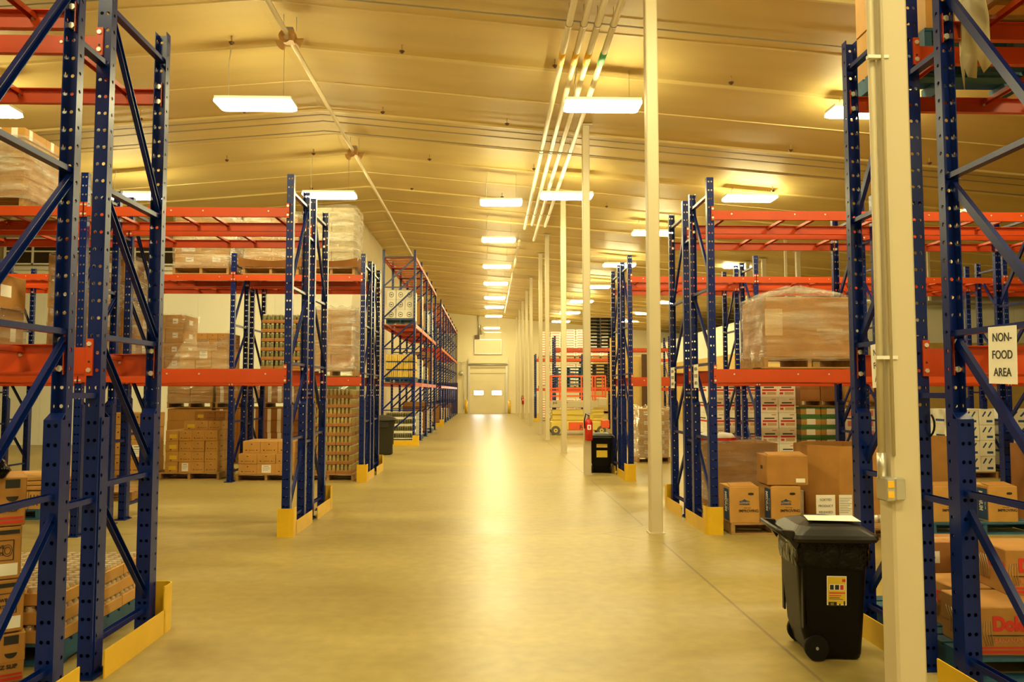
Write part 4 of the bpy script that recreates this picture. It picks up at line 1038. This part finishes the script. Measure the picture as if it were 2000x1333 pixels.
    t.scale = (sc*sxx, sc, sc*szz)
    return t
def thing_part(name, parent):
    o = bpy.data.objects.new(name, bpy.data.meshes.new(name)); COL.objects.link(o); o.parent = parent; return o
trash_cart('large black wheeled trash cart with yellow sticker and liner, beside nearest white column', 2.06, 5.02, -.10, 1.02, sxx=.86, szz=.97)
tag(MB().loft([[(-.15, -.10, 0), (.16, -.13, -.004), (.19, .06, .002), (-.10, .10, 0)], [(-.15, -.10, .0015), (.16, -.13, -.0025), (.19, .06, .0035), (-.10, .10, .0015)]]).build('paper_sheet', M['paper'], None, (2.08, 4.97, .82)), 'white sheet of paper lying on the black trash cart lid', 'paper')
tc2 = trash_cart('black trash cart with orange labels beside the extinguisher column', 2.22, 15.95, 1.45, .95, sticker=False, bag=False)
MB().box(-.245, -.23, -.12, .10, .33, .47).box(-.25, -.235, -.12, .10, .53, .60).build('sticker', M['yellowpr'], tc2)
tc3 = trash_cart('olive grey trash cart beside the third left rack end', -2.68, 20.6, -1.4, 1.2, 'olive', 'olive', False, False)
MB().box(-.12, .02, -.262, -.25, .58, .66).build('paper_label', M['paper'], tc3)

# ------------------------------------------------------------------ signs on the rack braces
def sign(x, y, z, label, lines=('NON-', 'FOOD', 'AREA'), wd=.215, h=.28, tilt=.0):
    t = thing('paper_sign', label, 'sign', (x, y, z), 0, 'paper signs taped to rack braces')
    t.rotation_euler = (tilt, 0, 0)
    MB().loft([[(0, -wd/2, -h/2), (0, wd/2, -h/2), (0, wd/2, h/2), (0, -wd/2, h/2)], [(-.002, -wd/2, -h/2), (-.002, wd/2, -h/2), (-.002, wd/2, h/2), (-.002, -wd/2, h/2)]]).build('sheet', M['paper'], t)
    for k, s in enumerate(lines): text(s, .058, M['ink'], t, (-.003, 0, .085 - .085*k), (PI/2, 0, -PI/2), sx=.95, bold=.0006)
sign(2.49, 3.83, 1.775, 'white paper sign lettered in black, nearest one, at right picture edge', tilt=.03)
sign(2.49, 5.06, 1.765, 'white paper sign half hidden behind the nearest white column', tilt=-.05)
sign(2.49, 9.62, 1.78, 'white paper sign on the second right rack end, nearer of two')
sign(2.49, 10.85, 1.78, 'white paper sign on the second right rack end, farther of two')

# ------------------------------------------------------------------ scissor lift
t = thing('scissor_lift', 'yellow and orange scissor lift parked behind the white columns', 'scissor lift', (3.28, 29.9, 0))
def lg(mb): return mb
MB().cbox(-1.0, 1.0, -.38, .38, .16, .50, .03).cbox(-.95, .95, -.30, .30, .50, .56, .02).build('chassis', M['liftyellow'], t)
MB().cbox(-.36, .42, -.40, -.37, .18, .47, .01).build('side_box', M['safety'], t)
text('JLG', .16, M['ink'], t, (.16, -.405, .30), (PI/2, 0, 0), bold=.004)
for sx in (-1, 1):
    for sy in (-1, 1):
        wl = MB().tube([(sx*.84, sy*.36, .165), (sx*.84, sy*.46, .165)], .165, 20).tube([(sx*.84, sy*.40, .165), (sx*.84, sy*.468, .165)], .075, 14, 1).tube([(sx*.84, sy*.43, .165), (sx*.84, sy*.475, .165)], .03, 8, 0)
        wl.build('wheel', [M['rubber'], M['liftyellow']], t)
for k in range(4):
    z = .58 + k*.095
    for yy in (-.3 + .06*(k % 2), .3 - .06*(k % 2)):
        sg = 1 if k % 2 else -1
        MB().bar((-.95*sg, yy, z), (.95*sg, yy, z + .03), .05, .10).build('scissor_arm', M['liftyellow'], t)
MB().cbox(-1.04, 1.04, -.40, .40, 1.0, 1.25, .015).cbox(.72, 1.04, -.42, .42, 1.05, 1.36, .02).build('platform', M['cream'], t)
text('JLG', .10, M['ink'], t, (-.86, -.405, 1.17), (PI/2, 0, 0), bold=.003)
MB().box(-.62, -.4, -.403, -.40, 1.17, 1.20).build('warning_strip', M['brown'], t)
def rails():
    for x in (-1.0, -.62, .2, .62, 1.0):
        for y in (-.38, .38): MB().bar((x, y, 1.25), (x, y, 2.18), .05, .05).build('rail_post', M['safety'], t)
    for z in (1.42, 1.70, 2.16):
        for y in (-.38, .38): MB().bar((-1.0, y, z), (1.0, y, z), .045, .05).build('rail', M['safety'], t)
        for x in (-1.0, 1.0): MB().bar((x, -.38, z), (x, .38, z), .045, .05).build('rail', M['safety'], t)
    MB().box(-1, .2, -.39, -.375, 1.55, 1.62).build('rail', M['safety'], t)
rails()
MB().cbox(.82, 1.12, -.50, -.40, .25, .55, .02).build('control_box', M['safety'], t)

# ------------------------------------------------------------------ far right goods
def sack_mesh():
    rs = []
    for f, z in ((.86, 0), (1, .03), (1, .10), (.86, .13)):
        rs.append([(p[0]*f, p[1]*f, z) for p in rr_ring(-.29, .29, -.19, .19, .08, z, 3)])
    mb = MB().loft(rs, sm=False)
    mb.box(-.20, .20, -.194, -.19, .035, .075, 1).box(-.295, -.29, -.1, .1, .03, .08, 1)
    return mb.mesh('sack', [M['paper'], M['pink']])
SK = sack_mesh()
def sacks(x0, y0, z0, nx, nz, where):
    for i in range(nx):
        for k in range(nz):
            o = inst('sack', SK, None, (x0 + .3 + i*.6 + random.uniform(-.015, .015), y0 + .2, z0 + k*.132), random.uniform(-.03, .03))
            tag(o, f'red printed sack, {ORD[i]} from left, {ORD[k]} up, {where}', 'sack', where)
for (x, z, nz, nm) in ((2.7, 0, 8, 'floor stack behind lift, left'), (4.1, 0, 8, 'floor stack behind lift, right'), (2.7, 1.76, 9, 'middle shelf behind lift, left'), (4.1, 1.76, 9, 'middle shelf behind lift, right'), (2.7, 3.36, 10, 'top shelf behind lift, left'), (4.1, 3.36, 11, 'top shelf behind lift, right'), (5.5, 3.36, 9, 'top shelf behind lift, far right')):
    pallet(x, x + 1.2, 43.35, 44.2, z, f'wood pallet under sacks, {nm}')
    sacks(x, 43.4, z + .13, 2, nz, nm)
def pallet_pile(x, y, z, n, m, where):
    for k in range(n): pallet(x, x + 1.05, y, y + 1.0, z + k*.142, f'empty {"blue" if m == "bluewood" else "black" if m == "blackplas" else "wood"} pallet, {ORD[k]} up in the pile {where}', m)
pallet_pile(4.15, 33.58, 3.42, 9, 'blackplas', 'high on the rack beyond the lift')
pallet_pile(3.95, 33.58, 1.76, 7, 'blackplas', 'on middle shelf beyond the lift')
pallet_pile(2.85, 33.58, 1.76, 6, 'bluewood', 'on middle shelf, right, beyond the lift')
pallet_pile(5.4, 33.58, 1.76, 6, 'bluewood', 'on middle shelf right of black ones')

# ------------------------------------------------------------------ far end: dock door and fittings
y = Y1
d = MB().box(-1.36, 1.20, y - .06, y, 0, 2.9)
for k in range(1, 5): d.box(-1.36, 1.20, y - .075, y - .06, k*.58 - .012, k*.58 + .012)
do = struct('door_1', d, M['wallfar'])
MB().box(-1.5, 1.34, y - .12, y, 2.9, 3.85).box(-1.44, 1.28, y - .3, y - .12, 3.6, 3.95).build('door_header', M['wallfar'], do)
MB().box(-1.52, -1.36, y - .15, y, 0, 3.9).box(1.20, 1.36, y - .15, y, 0, 3.9).build('door_track', M['duct'], do)
MB().tube([(-1.5, y - .34, 3.5), (1.36, y - .34, 3.5)], .05, 8).build('torsion_bar', M['grey'], do)
for k, (a, b) in enumerate(((-1.06, -.42), (.24, .90))):
    f = MB()
    for q in ((a-.05, b+.05, 1.29, 1.34), (a-.05, b+.05, 1.61, 1.66), (a-.05, a, 1.34, 1.61), (b, b+.05, 1.34, 1.61)): f.box(q[0], q[1], y - .085, y - .06, q[2], q[3])
    o = struct('window_%d' % (5 + k), f, M['white_metal'])
    MB().box(a, b, y - .07, y - .062, 1.34, 1.61).build('pane', M['daylight'], o)
d2 = struct('door_2', MB().box(-3.4, -2.35, y - .05, y, 0, 2.1).box(-3.5, -3.4, y - .07, y, 0, 2.2).box(-2.35, -2.25, y - .07, y, 0, 2.2).box(-3.5, -2.25, y - .07, y, 2.1, 2.2), M['brown'])
MB().box(-2.5, -2.44, y - .11, y - .05, 1.0, 1.06).build('door_handle', M['zinc'], d2)
for x, nm in ((-1.62, 'left'), (1.46, 'right')):
    mb = MB().tube([(0, 0, 0), (0, 0, .92)], .1, 14).loft([[(.1*f*math.cos(2*PI*k/14), .1*f*math.sin(2*PI*k/14), .92 + z) for k in range(14)] for f, z in ((1, 0), (.75, .05), (.2, .075))], sm=True)
    tag(mb.build('bollard', M['yellow'], None, (x, y - .7, 0)), f'yellow bollard {nm} of the far dock door', 'bollard')
t = thing('overhead_panel', 'cream framed panel unit on the far wall above the dock door', 'panel', (-.05, y - .01, 4.3))
MB().box(-.98, .95, -.12, 0, 0, 1.05).build('lower_panel', M['wallfar'], t)
MB().box(-.3, .95, -.10, 0, 1.06, 1.55).build('upper_panel', M['wallfar'], t)
f = MB()
for a, b, c_, e in ((-1, .97, -.03, .03), (-1, .97, 1.02, 1.07), (-.32, .97, 1.54, 1.6)): f.box(a, b, -.14, 0, c_, e)
for x in (-1, .93): f.box(x, x+.04, -.14, 0, 0, 1.05)
f.build('frame', M['duct'], t)
t = thing('wall_heater', 'small brown square heater with silver flue high on far wall', 'heater', (-.85, y - .15, 5.5))
MB().cbox(-.16, .16, -.12, .12, -.16, .16, .01).build('body', M['brown'], t)
MB().tube([(.12, 0, .16), (.14, 0, .9), (.08, 0, 1.3), (.08, 0, 2.2 - .55)], .07, 8).tube([(.3, 0, .2), (.28, 0, .6), (.22, 0, .9)], .05, 8).build('flue', M['duct'], t)
t = thing('gas_meter', 'pipes and regulator on the far wall left of the dock door', 'pipework', (-2.0, y - .17, 2.9))
MB().tube([(-.5, 0, .8), (.3, 0, .8)], .025, 6).tube([(0, 0, .8), (0, 0, 0)], .03, 6).tube([(-.12, 0, 0), (.14, 0, 0)], .15, 8).tube([(.2, 0, -.1), (.2, 0, -2.6)], .025, 6).build('pipework', M['duct'], t)
tag(MB().tube([(13.0, 29.4, 4.95), (21, 29.4, 4.95)], .2, 14).build('air_duct', M['duct']), 'round silver duct lying on the right cold room edge', 'duct')
for k, x in enumerate((9.0, 10.6, 13.4)):
    tag(MB().bar((x, 24, 4.35), (x, 24, roof(x) - .02), .07, .07).bar((x - .8, 24, 5.0), (x + .8, 24, 5.0), .05, .05).build('steel_frame', M['cream'], None), f'thin white steel hanger frame above right racks, {ORD[k]} from left', 'frame')

lp = [(2.585, 4.72 + .10*math.sin(a), 1.405 + .08*math.cos(a)) for a in [k*2*PI/20*.92 for k in range(20)]]
tag(MB().tube(lp, .006, 6).build('cable_loop', M['tyre']), 'thin black cable loop hanging on the blue post right of the nearest white column', 'cable')
